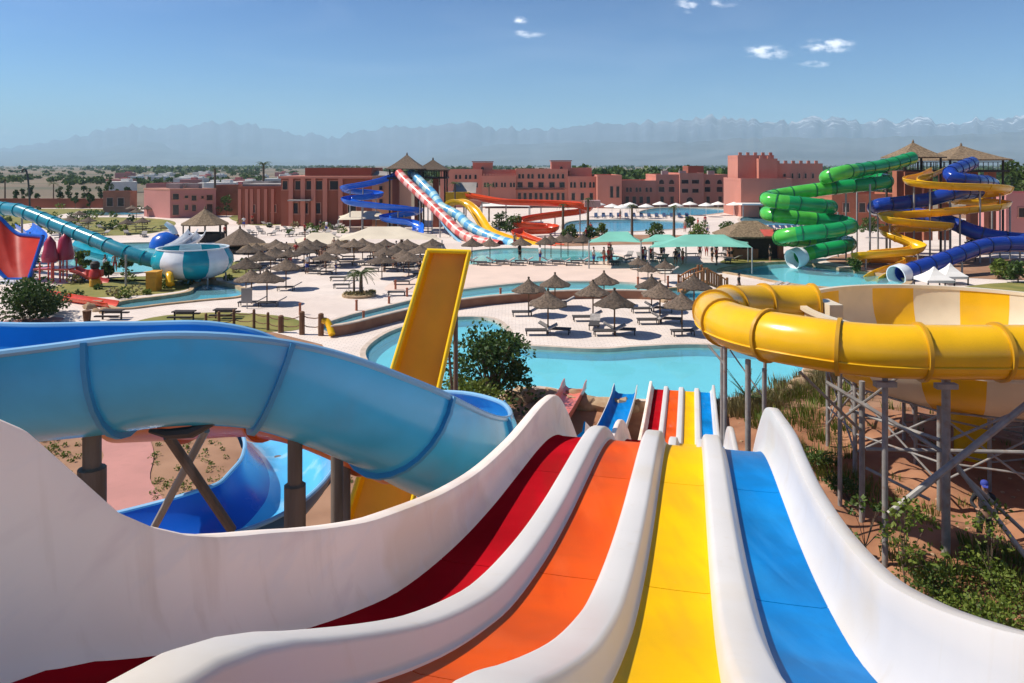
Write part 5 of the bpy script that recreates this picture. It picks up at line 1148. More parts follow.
# ================================================================ buildings
def arch_poly(w, h, arch):
    if not arch: return [(-w / 2, 0), (w / 2, 0), (w / 2, h), (-w / 2, h)]
    r = w / 2; return [(-w / 2, 0), (w / 2, 0), (w / 2, h - r)] + [(r * math.cos(math.pi * k / 6), h - r + r * 1.15 * math.sin(math.pi * k / 6)) for k in range(1, 6)] + [(-w / 2, h - r)]
class Building:
    def __init__(s, name, label, cat, L, Rr, depth):
        s.L = Vector((L.x, L.y, 0)); s.R = Vector((Rr.x, Rr.y, 0)); s.u = (s.R - s.L).normalized(); s.n = Vector((s.u.y, -s.u.x, 0))  # n points to the viewer
        if s.n.y > 0: s.n = -s.n
        s.w = (s.R - s.L).length; s.depth = depth; s.rt = thing(name, label, cat, (s.L + s.R) / 2 - s.n * depth / 2)
    def P(s, a, z, out=0.0): return s.L + s.u * a + Vector((0, 0, z)) + s.n * out
    def block(s, a0, a1, z0, z1, m, d0=0.0, d1=None, name='wall', parapet=.5, cren=False):
        d1 = s.depth if d1 is None else d1; b = MB()
        q = [s.P(a0, 0, -d0), s.P(a1, 0, -d0), s.P(a1, 0, -d1), s.P(a0, 0, -d1)]
        b.prism([(p.x, p.y) for p in q], z0, z1)
        if parapet:
            t = .25
            for (x0, x1, e0, e1) in ((a0, a1, d0 - .04, d0 + t), (a0, a1, d1 - t, d1 + .04), (a0 - .04, a0 + t, d0 + t, d1 - t), (a1 - t, a1 + .04, d0 + t, d1 - t)):
                r = [s.P(x0, 0, -e0), s.P(x1, 0, -e0), s.P(x1, 0, -e1), s.P(x0, 0, -e1)]; b.prism([(p.x, p.y) for p in r], z1 - .01, z1 + parapet)
        if cren:
            k = a0 + .2
            while k < a1 - .5:
                r = [s.P(k, 0, -d0 + .03), s.P(k + .6, 0, -d0 + .03), s.P(k + .6, 0, -d0 - .3), s.P(k, 0, -d0 - .3)]; b.prism([(p.x, p.y) for p in r], z1 + parapet - .02, z1 + parapet + .55); k += 1.5
        return b.build(name, M[m], s.rt)
    def win(s, a, z, w, h, arch=False, out=.0, sill=True, name='window'):
        f = MB(); po = arch_poly(w + .24, h + .12, arch); pi = arch_poly(w, h, arch)
        o = [s.P(a + x, z - .0 + y - .0, out + .10) for x, y in po]; i_ = [s.P(a + x, z + y, out + .10) for x, y in pi]; ob = [s.P(a + x, z + y, out - .02) for x, y in po]; ib = [s.P(a + x, z + y, out + .012) for x, y in pi]
        f.rings([ob, o, i_, ib], True, False)
        if sill: 
            q = [s.P(a - w / 2 - .2, 0, out + .22), s.P(a + w / 2 + .2, 0, out + .22), s.P(a + w / 2 + .2, 0, out), s.P(a - w / 2 - .2, 0, out)]; f.prism([(p.x, p.y) for p in q], z - .14, z - .02)
        fo = f.build(name, M['frame_trim'], s.rt)
        g = MB(); g.add([s.P(a + x, z + y, out + .02) for x, y in pi], [tuple(range(len(pi)))]); po_ = g.build('pane', M['dark_window'], fo); return fo
    def winpx(s, px, py0, py1, wpx, arch=False, out=0.0, name='window'):
        Y = s.L.y + (s.R.y - s.L.y) * .5; a = (wp(px, 0, Y).x - s.L.x) / max(s.u.x, .2); Y = s.P(a, 0).y
        a = (wp(px, 0, Y).x - s.L.x) / max(s.u.x, .2); z0 = wp(0, py1, Y).z; z1 = wp(0, py0, Y).z; s.win(a, z0, wpx / F * Y, z1 - z0, arch, out, name=name)
    def z(s, py): return wp(0, py, (s.L.y + s.R.y) / 2).z
    def a(s, px): return wp(px, 0, (s.L.y + s.R.y) / 2).x - s.L.x
def G(px, Y): return Vector(((px - CX) / F * Y, Y, 0))
# long hotel
hb = Building('hotel', 'long terracotta hotel with two rooftop towers and rows of arched windows', 'hotel', G(440, 178), G(622, 178), 14)
z, a = hb.z, hb.a
hb.block(a(440), a(482), 0, z(171.5), 'terracotta', .4); hb.block(a(482), a(516), 0, z(178), 'terracotta', -.6); hb.block(a(482), a(516), z(178), z(172), 'terracotta', 2.5)
hb.block(a(516), a(568), 0, z(171), 'terracotta', .0); hb.block(a(568), a(596), 0, z(178.5), 'terracotta', -.6); hb.block(a(570), a(593), z(178.5), z(170), 'terracotta', 3)
hb.block(a(596), a(620), 0, z(177), 'terracotta', -3.0)
hb.block(a(472), a(492), z(172), z(164.5), 'terracotta', 3, 8); hb.block(a(552), a(572), z(171), z(163.5), 'terracotta', 2.6, 7.5)
for px, w in ((472, 20), (552, 20)):
    b = MB(); q = [hb.P(a(px) - .2, 0, -2.4), hb.P(a(px + w) + .2, 0, -2.4), hb.P(a(px + w) + .2, 0, -8.2), hb.P(a(px) - .2, 0, -8.2)]; zt = z(164 if px < 500 else 163) + .45; b.prism([(p.x, p.y) for p in q], zt, zt + .2); b.build('cornice', M['terracotta_dark'], hb.rt)
for px in (519.5, 523, 528.5, 532.5, 539, 543, 549.5, 553.5, 558, 563): hb.winpx(px, 174, 178.5, 2.4, True)
for px in (520, 530.5, 541, 552, 562): hb.winpx(px, 182.2, 187.5, 5.2)
for px in (519.5, 525, 530.5, 536, 541, 547, 552, 558, 563): hb.winpx(px, 193, 201, 3)
for px in (456, 460, 466, 470, 475.5): hb.winpx(px, 174.8, 179, 2.2, True, -.4)
for px in (457, 466, 475.5): hb.winpx(px, 183, 187.5, 4.4, False, -.4)
for px in (485, 488, 493.5, 496.5, 502, 505, 511, 514): hb.winpx(px, 182.5, 187, 2.0, True, .6)
for px in (571, 574.5, 581, 584.5, 590, 593.5): hb.winpx(px, 182, 187.5, 2.2, True, .6)
for px in (573, 582, 591): hb.winpx(px, 193, 200, 3.4, False, .6)
hb.winpx(562, 166.8, 170, 3, True, -2.6); hb.winpx(482, 167, 170, 3, True, -3)
for px in (610, 616): hb.winpx(px, 186, 197, 3.0, False, 3.0)
b = MB()
for px in range(484, 516, 3): b.box(hb.P(a(px), z(178) + .8, .7), (.35, .3, .5))
b.build('battlement', M['terracotta'], hb.rt)
b = MB(); b.box(hb.P(a(540), z(189.5), .5), (a(566) - a(517), .9, .14)); b.build('balcony', M['terracotta_dark'], hb.rt)
b = MB(); b.box(hb.P(a(505), z(203), 1.6), (a(526) - a(480), 3.0, .25)); b.build('porch_roof', M['roof_grey'], hb.rt)
# second hotel wing
h2 = Building('hotel', 'lower red hotel wing with bays and big arched windows, right of the long hotel', 'hotel', G(622, 182), G(740, 182), 14)
z, a = h2.z, h2.a
h2.block(a(622), a(656), 0, z(182.5), 'terracotta', -.3); h2.block(a(656), a(679), 0, z(176.5), 'terracotta', 0); h2.block(a(679), a(703), 0, z(175), 'terracotta', -.9); h2.block(a(703), a(728), 0, z(176.5), 'terracotta', 0); h2.block(a(728), a(741), 0, z(178), 'terracotta', -.6)
h2.block(a(693), a(709), z(176), z(168), 'terracotta_dark', 5, 11)
for px in (627, 630.5, 636.5, 640, 646.5, 650.5): h2.winpx(px, 187.5, 191.8, 2.2, True, .3)
for px in (661.5, 671.5, 707.5, 719.5): h2.winpx(px, 180, 184, 5, True); h2.winpx(px, 187, 191.8, 5.6)
for px in (684, 694.5): h2.winpx(px, 179.8, 183.5, 7, False, .9); h2.winpx(px, 188.8, 192.5, 6.2, False, .9)
for px in (730, 734.5): h2.winpx(px, 187.5, 192, 2.2, True, .6)
h2.winpx(689, 197.5, 204, 7, True, .9, 'door')
for px in (627, 634, 641, 648, 662, 672, 708, 720): h2.winpx(px, 196.5, 203, 3.4, False, .3 if px < 655 else 0)
for px in (668, 686, 715): b = MB(); b.box(h2.P(a(px), z(176.5) + .9, -4), (1.6, 1.2, .9)); b.build('roof_unit', M['roof_grey'], h2.rt)
# fort like block right of it
h3 = Building('fort_block', 'terracotta castle like block with a battlemented tower and a flat terrace front', 'building', G(741, 146), G(832, 146), 12)
z, a = h3.z, h3.a
h3.block(a(741), a(792), 0, z(181), 'terracotta', 0); h3.block(a(744), a(781), z(181), z(157.5), 'terracotta', 4, 11, cren=True); h3.block(a(763), a(782), z(181), z(161), 'terracotta', 2.5, 4, cren=True); h3.block(a(781), a(829), 0, z(166), 'terracotta', 3, cren=True)
for px in (798, 805, 811.5, 819): h3.winpx(px, 173.5, 178.5, 1.9, True, -3)
h3.winpx(790, 174, 177, 2.6, False, -3)
b = MB(); b.box(h3.P(a(753), z(203.5), 1.7), (a(770) - a(737), 3.6, .3)); b.build('awning', M['white_canvas'], h3.rt)
for px in (738, 769): post(h3.rt, h3.P(a(px), z(204), 3.2), .09, z0=0, m='steel_grey')
h3.winpx(764, 207, 219, 10, False, .0, 'door')
# block behind the right tower
h4 = Building('service_block', 'low rust coloured building behind the right slide tower', 'building', G(832, 122), G(905, 122), 10)
h4.block(0, h4.w, 0, h4.z(197), 'rust', 0)
for px in (846, 862, 880): h4.winpx(px, 203, 212, 6)
h5 = Building('villa', 'small pink villa at the right edge beyond the dark blue tube', 'house', G(1006, 105), G(1070, 105), 9)
h5.block(0, h5.w, 0, h5.z(197), 'terracotta_pink', 0); h5.winpx(1022, 208, 217, 7); h5.winpx(1040, 205, 212, 4)
# left: pink block set at an angle
A_, B_, C_ = at(144, 216.5), at(170, 218.5), at(216, 217)
pk = Building('apartment_block', 'plain pink two storey block with dark recessed balconies on the left', 'building', B_, C_, (A_ - B_).length)
zt = wp(0, 190.5, B_.y).z
b = MB(); D_ = A_ + (C_ - B_); b.prism([(p.x, p.y) for p in (A_, B_, C_, D_)], 0, zt); b.build('wall', M['terracotta_pink'], pk.rt)
b = MB(); q = [p for p in (A_, B_, C_, D_)]; cc = sum(q, Vector()) / 4; q = [cc + (p - cc) * 1.012 for p in q]; b.prism([(p.x, p.y) for p in q], zt + .002, zt + .3); b.build('parapet', M['frame_trim'], pk.rt)
for px, y0, y1, w in ((174.5, 194, 199.5, 5.5), (174.5, 205, 215, 5.5), (186, 195.5, 198, 3.2), (194, 195.5, 200.5, 4.5), (203, 196, 198.5, 2.4), (194, 205, 211, 3.6), (210.5, 195, 200, 5.5), (210.5, 204, 214, 5.5), (186, 205, 210, 3)): pk.winpx(px, y0, y1, w)
for k, (u, v, s) in enumerate(((.3, .3, 1.4), (.55, .5, 1.1), (.7, .3, 1.6), (.45, .7, 1.2), (.8, .7, .9))): b = MB(); b.box(B_ + (C_ - B_) * u + (A_ - B_) * v + Vector((0, 0, zt + .7)), (s * 1.5, s, 1.0)); b.build('roof_unit', M['roof_grey'], pk.rt)
# entrance building with columns
en = Building('main_building', 'big terracotta hall with tall dark upper windows and flat overhanging roof', 'building', G(281, 124), G(372, 124), 16)
z, a = en.z, en.a
en.block(a(281), a(372), 0, z(178.5), 'terracotta_dark', 0, parapet=0)
b = MB(); q = [en.P(a(279.5), 0, .7), en.P(a(372), 0, .7), en.P(a(372), 0, -16), en.P(a(279.5), 0, -16)]; b.prism([(p.x, p.y) for p in q], z(178.5) + .003, z(176.2)); b.build('roof_slab', M['terracotta'], en.rt)
en.block(a(300), a(368), z(176.1), z(169.8), 'terracotta_dark', 3, 14, parapet=.3)
for px, w in ((285.2, 5), (298, 5), (309.5, 6), (319, 6.5), (334.5, 9)): en.winpx(px, 181, 189.5, w, False, 0)
for px in (291.5, 303.5, 314, 325.5, 341): 
    b = MB(); b.box(en.P(a(px), z(195) * .5 + z(178.5) * .0 + 1.2, .25), (.7, .5, z(178.5) - 0.02)); 
    o = MB(); o.box(en.P(a(px), z(178.5) / 2, .22), (.7, .5, z(178.5) - .01)); o.build('pilaster', M['terracotta'], en.rt)
for px, w in ((295.5, 5), (304.5, 7), (318, 5), (352, 8)): en.winpx(px, 203, 213.5, w, False, 0, 'door')
b = MB(); b.box(en.P(a(302), z(200), 1.0), (3.6, 2.0, .2)); b.build('balcony', M['roof_grey'], en.rt)
b = MB(); q = [en.P(a(350), 0, -3), en.P(a(391), 0, -3), en.P(a(391), 0, -12), en.P(a(350), 0, -12)]; zz = z(175.8)
b.add([Vector((q[0].x, q[0].y, zz)), Vector((q[1].x, q[1].y, zz)), Vector((q[2].x, q[2].y, zz)), Vector((q[3].x, q[3].y, zz)), (q[0] + q[3]) / 2 + Vector((2, 0, z(170.5))), (q[1] + q[2]) / 2 + Vector((-1.0, 0, z(172.5)))], [(0, 1, 5, 4), (1, 2, 5), (2, 3, 4, 5), (3, 0, 4), (3, 2, 1, 0)]); b.build('roof_slope', M['roof_grey'], en.rt)
tn = Building('hall_wing', 'tan end wing between the zigzag flume and the central slide tower', 'building', G(372, 122), G(399, 122), 15)
tn.block(0, tn.w, 0, tn.z(178), 'terracotta_tan', 0, parapet=.3)
for px in (381,): tn.winpx(px, 186, 190, 3.4); tn.winpx(px, 199, 203, 3.4)
lw = Building('gallery_wing', 'long windowless brick red wing left of the big hall', 'building', G(238, 128), G(281, 128), 10)
lw.block(0, lw.w, 0, lw.z(188.3), 'terracotta_dark', 0, parapet=.35)
b = MB(); q = [lw.P(lw.a(241), 0, -.8), lw.P(lw.a(280), 0, -.8), lw.P(lw.a(280), 0, -8), lw.P(lw.a(241), 0, -8)]; b.prism([(p.x, p.y) for p in q], lw.z(188) + .1, lw.z(184.3)); b.build('roof_unit', M['roof_grey'], lw.rt)
for px in (240, 247, 252, 259, 266, 273): o = MB(); o.box(lw.P(lw.a(px), lw.z(189) / 2, .12), (.5, .3, lw.z(189))); o.build('pilaster', M['terracotta'], lw.rt)
lw.winpx(253.5, 205, 212.5, 3, False, 0, 'door'); lw.winpx(286 - 12, 205, 212, 4, False, 0, 'door')
ob = Building('garden_wall', 'bright orange red wall between the pink block and the gallery wing', 'wall', G(216, 150), G(240, 150), 4)
ob.block(0, ob.w, 0, ob.z(187.5), 'rust', 0)
r2 = Building('garden_wall', 'low red wall section left of the pink block behind the lawn', 'wall', G(103, 160), G(130, 160), 3)
r2.block(0, r2.w, 0, r2.z(193.5), 'rust', 0); r2.winpx(110, 198, 206, 6, False, 0, 'door'); r2.winpx(121, 198, 206, 6, False, 0, 'door')
r3 = Building('boundary_wall', 'long low dark red boundary wall along the far left lawn', 'wall', G(-160, 176), G(103, 176), .5)
r3.block(0, r3.w, 0, r3.z(198.5), 'terracotta_dark', 0, parapet=0)
r4 = Building('outbuilding', 'flat pinkish roofed outbuilding behind the pink block', 'building', G(146, 190), G(172, 190), 10); r4.block(0, r4.w, 0, r4.z(185.5), 'terracotta_pink', 0)
r5 = Building('outbuilding', 'flat white topped outbuilding behind the gallery wing', 'building', G(243, 180), G(268, 180), 10); r5.block(0, r5.w, 0, r5.z(183.5), 'roof_grey', 0)

# ================================================================ the far plain
rf_ = random.Random(12)
def house(px, Y, w, h, m, label, group):
    b = MB(); c = G(px, Y); b.box(c + Vector((0, 0, h / 2)), (w, w * .8, h), rf_.uniform(-.4, .4)); b.box(c + Vector((w * .2, 0, h + .5)), (w * .3, w * .3, 1.0))
    rt = T(b.build('house', M[m]), label, 'house', group)
for k in range(34): house(rf_.uniform(120, 300), rf_.uniform(260, 700), rf_.uniform(6, 12), rf_.uniform(2.5, 4.0), 'white_canvas' if k % 3 else 'terracotta_pink', 'tiny pale house among the trees on the far left plain', 'houses on the far left plain')
for k in range(14): house(rf_.uniform(860, 1020), rf_.uniform(320, 900), rf_.uniform(8, 14), rf_.uniform(2.5, 4.0), 'white_canvas' if k % 2 else 'terracotta_tan', 'tiny pale house on the far right plain', 'houses on the far right plain')
tl = MB()
def far_tree(px, Y, h, w):
    c = G(px, Y)
    for j in range(3):
        q = c + Vector((rf_.uniform(-w, w) * .4, rf_.uniform(-w, w) * .4, h * rf_.uniform(.35, .7))); leaves(tl, q, w * .5, 16, w * .34, rf_, h / w * .55, 0, 1.2)
for k in range(300): far_tree(rf_.uniform(-150, 330), rf_.choice([420, 520, 700, 900, 1200, 1600, 2000]) * rf_.uniform(.9, 1.1), rf_.uniform(2.2, 4.2), rf_.uniform(4, 7))
for k in range(330): far_tree(rf_.uniform(560, 800), rf_.choice([230, 260, 300, 360, 480]) * rf_.uniform(.95, 1.1), rf_.uniform(6, 10.5), rf_.uniform(4, 7))
for k in range(330): far_tree(rf_.uniform(780, 1200), rf_.choice([260, 330, 450, 700, 1000, 1500]) * rf_.uniform(.9, 1.1), rf_.uniform(5, 9), rf_.uniform(5, 9))
for k in range(160): far_tree(rf_.uniform(330, 560), rf_.uniform(260, 900), rf_.uniform(5, 9), rf_.uniform(5, 9))
tl.build('treeline', M['leaf_mid'])['kind'] = 'stuff'
b = MB()
for k in range(150):
    Y = rf_.uniform(900, 5000); px = rf_.uniform(-150, 1200); c = G(px, Y); n = int(rf_.uniform(4, 11))
    for j in range(n): leaves(b, c + Vector((j * 14 + rf_.uniform(-4, 4), rf_.uniform(-10, 10), 3.5)), 7, 8, 7, rf_, .55, 0, 1.1)
b.build('distant_groves', M['leaf_mid'])['kind'] = 'stuff'

# palms, trees, lamp on the left
palm('tall palm at the far left edge above the red wall', at(5, 207), 6.4, 2.2, 41, 18, .16)
palm('tall slim palm standing left of the boundary wall gap', at(53.5, 207), 5.6, 1.7, 42, 16, .13)
palm('lone bushy palm on the skyline above the gallery wing', G(263.5, 190), 10.2, 2.7, 43, 34, .3)
palm('short palm on the skyline above the pink block', G(215, 210), 9.0, 1.8, 44, 18, .3)
for k, (px, yb, h, lb) in enumerate([(261, 214, 3.3, 'small palm before the gallery wing, left of two'), (281, 214, 3.3, 'small palm before the gallery wing, right of two'), (322, 217, 3.6, 'palm before the big hall doors'), (455, 232, 7.2, 'slim palm before the left part of the long hotel'), (489, 222, 6.5, 'slim tall palm rising before the hotel between its towers')]):
    palm(lb, at(px, yb), h, 1.5, 50 + k, 16, .12)
palm('small bushy palm in a round planter on the pale paving', at(361, 296.5), 1.75, 1.55, 60, 34, .13)
palm('thin second palm in the same round planter, left of the bushy one', at(354, 296), 1.5, .8, 61, 12, .08)
b = MB(); c = at(359, 296.5); b.lathe([(1.25, 0), (1.3, .22), (1.15, .25), (1.1, .15), (.02, .17)], c, 18); T(b.build('planter', M['coping_stone']), 'round low stone planter at the foot of the small palms', 'planter')
b = MB()
for k in range(40): q = c + Vector((rf_.uniform(-1, 1), rf_.uniform(-.9, .9), .15)); leaves(b, q + Vector((0, 0, .12)), .22, 14, .12, rf_)
T(b.build('planter_plants', M['leaf_dry']), 'low dry plants filling the round planter', 'plants', kind='stuff')
for k, (px, yb, h, r, m, lb) in enumerate([(655, 243, 2.6, 1.3, 'leaf_mid', 'round leafy tree left of the slim palm behind the green canopies'), (700, 243, 2.7, 1.5, 'leaf_bright', 'round pale green tree behind the largest green canopy'), (727, 240, 2.4, 1.2, 'leaf_mid', 'small tree left of the thatched bar roof'), (602, 240, 2.2, 1.0, 'leaf_bright', 'bright shrub right of the orange red flume'), (571, 243, 2.4, 1.1, 'leaf_mid', 'shrub just behind the end of the orange red flume'), (590, 241, 2.0, 1.0, 'leaf_dark', 'dark shrub behind the leftmost green canopy'), (500, 236, 3.4, 1.7, 'leaf_dark', 'dark bushy tree inside the fold of the orange red flume, left'), (514, 238, 3.2, 1.5, 'leaf_mid', 'bushy tree at the left bend of the orange red flume'), (226, 217, 4.2, 1.5, 'leaf_mid', 'tree before the orange red wall'), (349, 215, 4.0, 1.6, 'leaf_dark', 'tree at the right corner of the big hall'), (690, 231, 2.2, .9, 'leaf_mid', 'little tree at the right end of the hotel pool'), (870, 238, 3.2, 1.6, 'leaf_mid', 'tree behind the green slide bends'), (858, 226, 4.0, 1.8, 'leaf_dark', 'dark tree right of the green slide'), (975, 262, 2.2, 1.2, 'leaf_mid', 'shrub below the dark blue tube crossing'), (1003, 279, 1.5, 1.2, 'leaf_bright', 'low shrub on the dry lawn right of the white tents'), (1018, 283, 1.7, 1.0, 'leaf_mid', 'shrub at the right edge above the bowl rim'), (855, 272, 1.2, .9, 'leaf_mid', 'little shrub between the two slide mouths'), (82, 272, 1.9, .9, 'leaf_bright', 'small yellow green tree left of the totem'), (126, 273, 1.7, .8, 'leaf_mid', 'thin small tree right of the totem'), (108, 278, 1.4, .6, 'leaf_mid', 'tiny young tree just right of the totem'), (233, 250, 1.4, .9, 'leaf_bright', 'yellowish shrub above the chequered bowl rim')]):
    tree('garden_tree', lb, 'tree', at(px, yb), h, r, m, 100 + k, 12, 55, .2, .28, .07)
tree('roadside_tree', 'tall loose tree at the right edge beyond the slide tower', 'tree', G(1018, 118), 11, 3.0, 'leaf_mid', 140, 22, 90, .4, .3, .15)
for k, (px, yb, h, lb) in enumerate([(632, 240, 4.6, 'slim tall palm behind the leftmost green canopy'), (674, 241, 4.6, 'slim tall palm between the two round trees'), (588, 238, 5.4, 'shaggy palm left of the green canopies'), (563, 236, 4.4, 'shaggy palm just right of the red flume bend')]): palm(lb, at(px, yb), h, 1.1, 70 + k, 16, .16, droop=1.7)
for k, (px, Y, h, w) in enumerate([(108, 170, 7.4, 1.1), (60, 185, 5.0, 1.2), (85, 190, 4.8, 1.4), (117, 180, 4.6, 1.0), (75, 175, 4.2, 1.0), (16, 180, 4.6, .9), (22, 188, 4.3, .8), (38, 182, 3.6, .9), (90, 172, 3.6, 1.0), (-12, 175, 6, 1.2), (68, 200, 5.0, 1.3), (100, 205, 4.5, 1.2), (30, 210, 4.4, 1.5), (128, 200, 4.4, 1.4)]):
    tree('plain_tree', 'tall dark cypress like tree behind the left boundary wall' if k == 0 else 'thin scattered tree behind the left boundary wall', 'tree', G(px, Y), h, w, 'leaf_dark', 160 + k, 9, 44, .3, .22, .09, 1.5 if k == 0 else .9, None if k == 0 else 'thin trees behind the left boundary wall')
lp = thing('street_lamp', 'tall double curved lamp post against the plain at the left', 'street lamp', at(30, 209)); c = at(30, 209); Y = c.y
b = MB(); b.tube(smooth_path([c, wp(29, 190, Y), wp(27.5, 176, Y), wp(25.5, 169.5, Y), wp(23.5, 169, Y), wp(21.8, 171.5, Y)], .4), .2, 8); b.build('pole', M['dark_metal'], lp, True)
b = MB(); b.lathe([(.08, .25), (.4, .0), (.42, -.12), (.02, -.16)], wp(21.6, 172, Y), 10); b.build('lamp_head', M['dark_metal'], lp)

# ================================================================ walls, posts, bridge, fence
pts = [at(*p) for p in [(330, 337), (345, 335), (372, 328), (403, 320), (430, 313.5), (455, 309.5), (485, 305.5), (512, 303), (560, 299.6), (600, 298.8), (640, 299.2), (672, 301)]]
P = smooth_path(pts, .6); b = MB(); rs = []
for i, p in enumerate(P):
    t = (P[min(i + 1, len(P) - 1)] - P[max(i - 1, 0)]).normalized(); n_ = Vector((t.y, -t.x, 0)); h = .62
    rs.append([p + n_ * .15, p + n_ * .15 + Vector((0, 0, h)), p - n_ * .15 + Vector((0, 0, h)), p - n_ * .15])
wl = thing('retaining_wall', 'long curving low brown wall along the pale beach pool and teal channel', 'wall', P[len(P) // 2]); b.rings(rs, True, True); b.build('wall', M['brown_wall'], wl)
b = MB(); b.rings([[r[1] + (r[1] - r[2]) * .12 + Vector((0, 0, .002)), r[1] + (r[1] - r[2]) * .12 + Vector((0, 0, .07)), r[2] - (r[1] - r[2]) * .12 + Vector((0, 0, .07)), r[2] - (r[1] - r[2]) * .12 + Vector((0, 0, .002))] for r in rs], True, True); b.build('capping', M['coping'], wl)
for px, yt, yb in [(356.5, 300, 311), (363.5, 311, 321.5), (395.5, 280, 290), (407, 288, 297), (389, 297, 304), (500.5, 288, 302.5), (300, 303, 315), (638, 277, 292), (668, 276, 288)]:
    c = at(px, yb); b = MB(); hh = wp(0, yt, c.y).z; b.lathe([(.09, 0), (.08, hh * .9), (.1, hh * .92), (.1, hh), (.02, hh + .03)], c, 10); T(b.build('marker_post', M['rust']), 'thin reddish brown post beside the curved channel and brown wall', 'post', 'reddish posts along the channel')
fe = thing('rope_fence', 'rustic post and rope fence on the lawn behind the blue flume', 'fence', at(290, 330)); tops = []
for px, yt, yb in [(206, 314, 330), (219, 312, 330), (234, 310, 327), (254, 310, 329), (268, 313, 331), (281, 316, 333), (302, 312, 335), (321, 314, 336)]:
    c = at(px, yb); hh = wp(0, yt, c.y).z; b = MB(); r = .17 if px > 275 else .09; b.lathe([(r, 0), (r * .95, hh), (r * .5, hh + .05), (.01, hh + .06)], c, 9); b.build('post', M['wood'], fe); tops.append((c, hh))
for (c, h), (d, g_) in zip(tops, tops[1:]):
    for q in (.85, .45):
        b = MB(); p0 = c + Vector((0, 0, h * q)); p1 = d + Vector((0, 0, g_ * q)); b.tube([p0, p0.lerp(p1, .3) - Vector((0, 0, .10)), p0.lerp(p1, .7) - Vector((0, 0, .10)), p1], .03, 6); b.build('rope', M['wood'], fe)
br = thing('footbridge', 'little arched wooden bridge with tall orange railings over the teal channel', 'bridge', at(703, 293)); c0 = at(681, 294); c1 = at(724, 294); W_ = c1 - c0
def bz(t): return .25 + .75 * math.sin(math.pi * t)
b = MB(); rs = []
for k in range(15):
    t = k / 14; p = c0 + W_ * t + Vector((0, 0, bz(t))); rs.append([p + Vector((0, -.9, 0)), p + Vector((0, .9, 0)), p + Vector((0, .9, -.18)), p + Vector((0, -.9, -.18))])
b.rings(rs, True, True); b.build('deck', M['wood_orange'], br)
for dy in (-.85, .85):
    for t0, t1 in ((0, .46), (.54, 1)):
        rl = MB(); rl.tube([c0 + W_ * t + Vector((0, dy, bz(t) + .92)) for t in [t0 + (t1 - t0) * k / 6 for k in range(7)]], .06, 6)
        for k in range(9):
            t = t0 + (t1 - t0) * k / 8; p = c0 + W_ * t + Vector((0, dy, 0)); rl.box(p + Vector((0, 0, bz(t) + .45)), (.09, .05, .92))
        rl.build('railing', M['wood_orange'], br)
    for t in (0, .46, .54, 1): p = c0 + W_ * t + Vector((0, dy, 0)); b = MB(); b.box(p + Vector((0, 0, bz(t) + .45)), (.16, .16, 1.4)); b.build('post', M['wood_orange'], br)
# tables on the lawns
def table_set(px, yb, label, sc=1.0):
    c = at(px, yb); rt = thing('picnic_table', label, 'picnic table', c); s = sc
    b = MB(); b.box(c + Vector((0, 0, .78 * s)), (1.7 * s, .8 * s, .07)); b.build('tabletop', M['dark_wood'], rt)
    for y in (-.8, .8): b = MB(); b.box(c + Vector((0, y * s, .46 * s)), (1.9 * s, .34 * s, .08)); b.build('bench', M['dark_wood'], rt)
    for x in (-.75, .75): b = MB(); b.box(c + Vector((x * s, 0, .38 * s)), (.08, .1, .74 * s)); b.build('leg', M['dark_wood'], rt)
table_set(184, 321, 'dark wooden table with benches on the lawn behind the blue flume, left one', .8); table_set(225, 319, 'dark wooden table with benches on the lawn, right one by the fence', .8)
table_set(141, 232, 'dark table set on the lawn below the pink block, left of two'); table_set(166, 231, 'dark table set on the lawn below the pink block, right of two'); table_set(112, 320, 'dark table with benches on the pale paving below the channel pool', .8)
b = MB(); c = at(87, 321.5); b.lathe([(.2, 0), (.26, .65), (.28, .7), (.2, .72), (.02, .74)], c, 12); T(b.build('litter_bin', M['wood']), 'small brown bin standing on the pale paving at the left', 'bin')
def sign(px, yt, yb, label):
    c = at(px, yb); hh = wp(0, yt, c.y).z; rt = thing('notice_board', label, 'sign', c); post(rt, c + Vector((0, 0, hh)), .04, z0=0, m='steel_grey', name='pole'); b = MB(); b.box(c + Vector((0, -.06, hh - .5)), (.75, .05, 1.0)); b.build('panel', M['roof_grey'], rt)
sign(247, 288, 309, 'grey notice board on a pole at the end of the left channel pool')
yv = MB(); yv.tube(smooth_path([at(322, 336) + Vector((0, 0, .9)), at(327, 336) + Vector((0, 0, .85)), at(332, 338) + Vector((0, 0, .2))], .1), .2, 10); T(yv.build('water_spout', M['tube_yellow'], smooth=True), 'small yellow spout at the lower end of the teal channel', 'spout')
# rocks round left channel
for k, (px, py) in enumerate([(100, 304), (94, 306), (90, 309), (97, 312), (106, 313), (196, 284.5), (212, 281), (204, 281.5), (740, 291), (757, 292), (664, 302.5), (676, 304)]):
    b = MB(); s = rk.uniform(.22, .4); c = at(px, py); rs = []
    for i in range(6):
        ph = math.pi * i / 5; rs.append([c + Vector((math.sin(ph) * math.cos(q) * s * 1.3, math.sin(ph) * math.sin(q) * s, -math.cos(ph) * s * .8 + s * .3)) for q in [2 * math.pi * j / 8 for j in range(8)]])
    rs = [[p + Vector((noise.noise(p * 2.3), noise.noise(p * 2.3 + Vector((9, 0, 0))), noise.noise(p * 2.3 + Vector((0, 7, 0))))) * s * .45 for p in r] for r in rs]
    b.rings(rs, True, True); T(b.build('rock', M['rock'], None, True), 'brown boulder at the edge of a channel pool', 'rock', 'boulders at the channel pools')

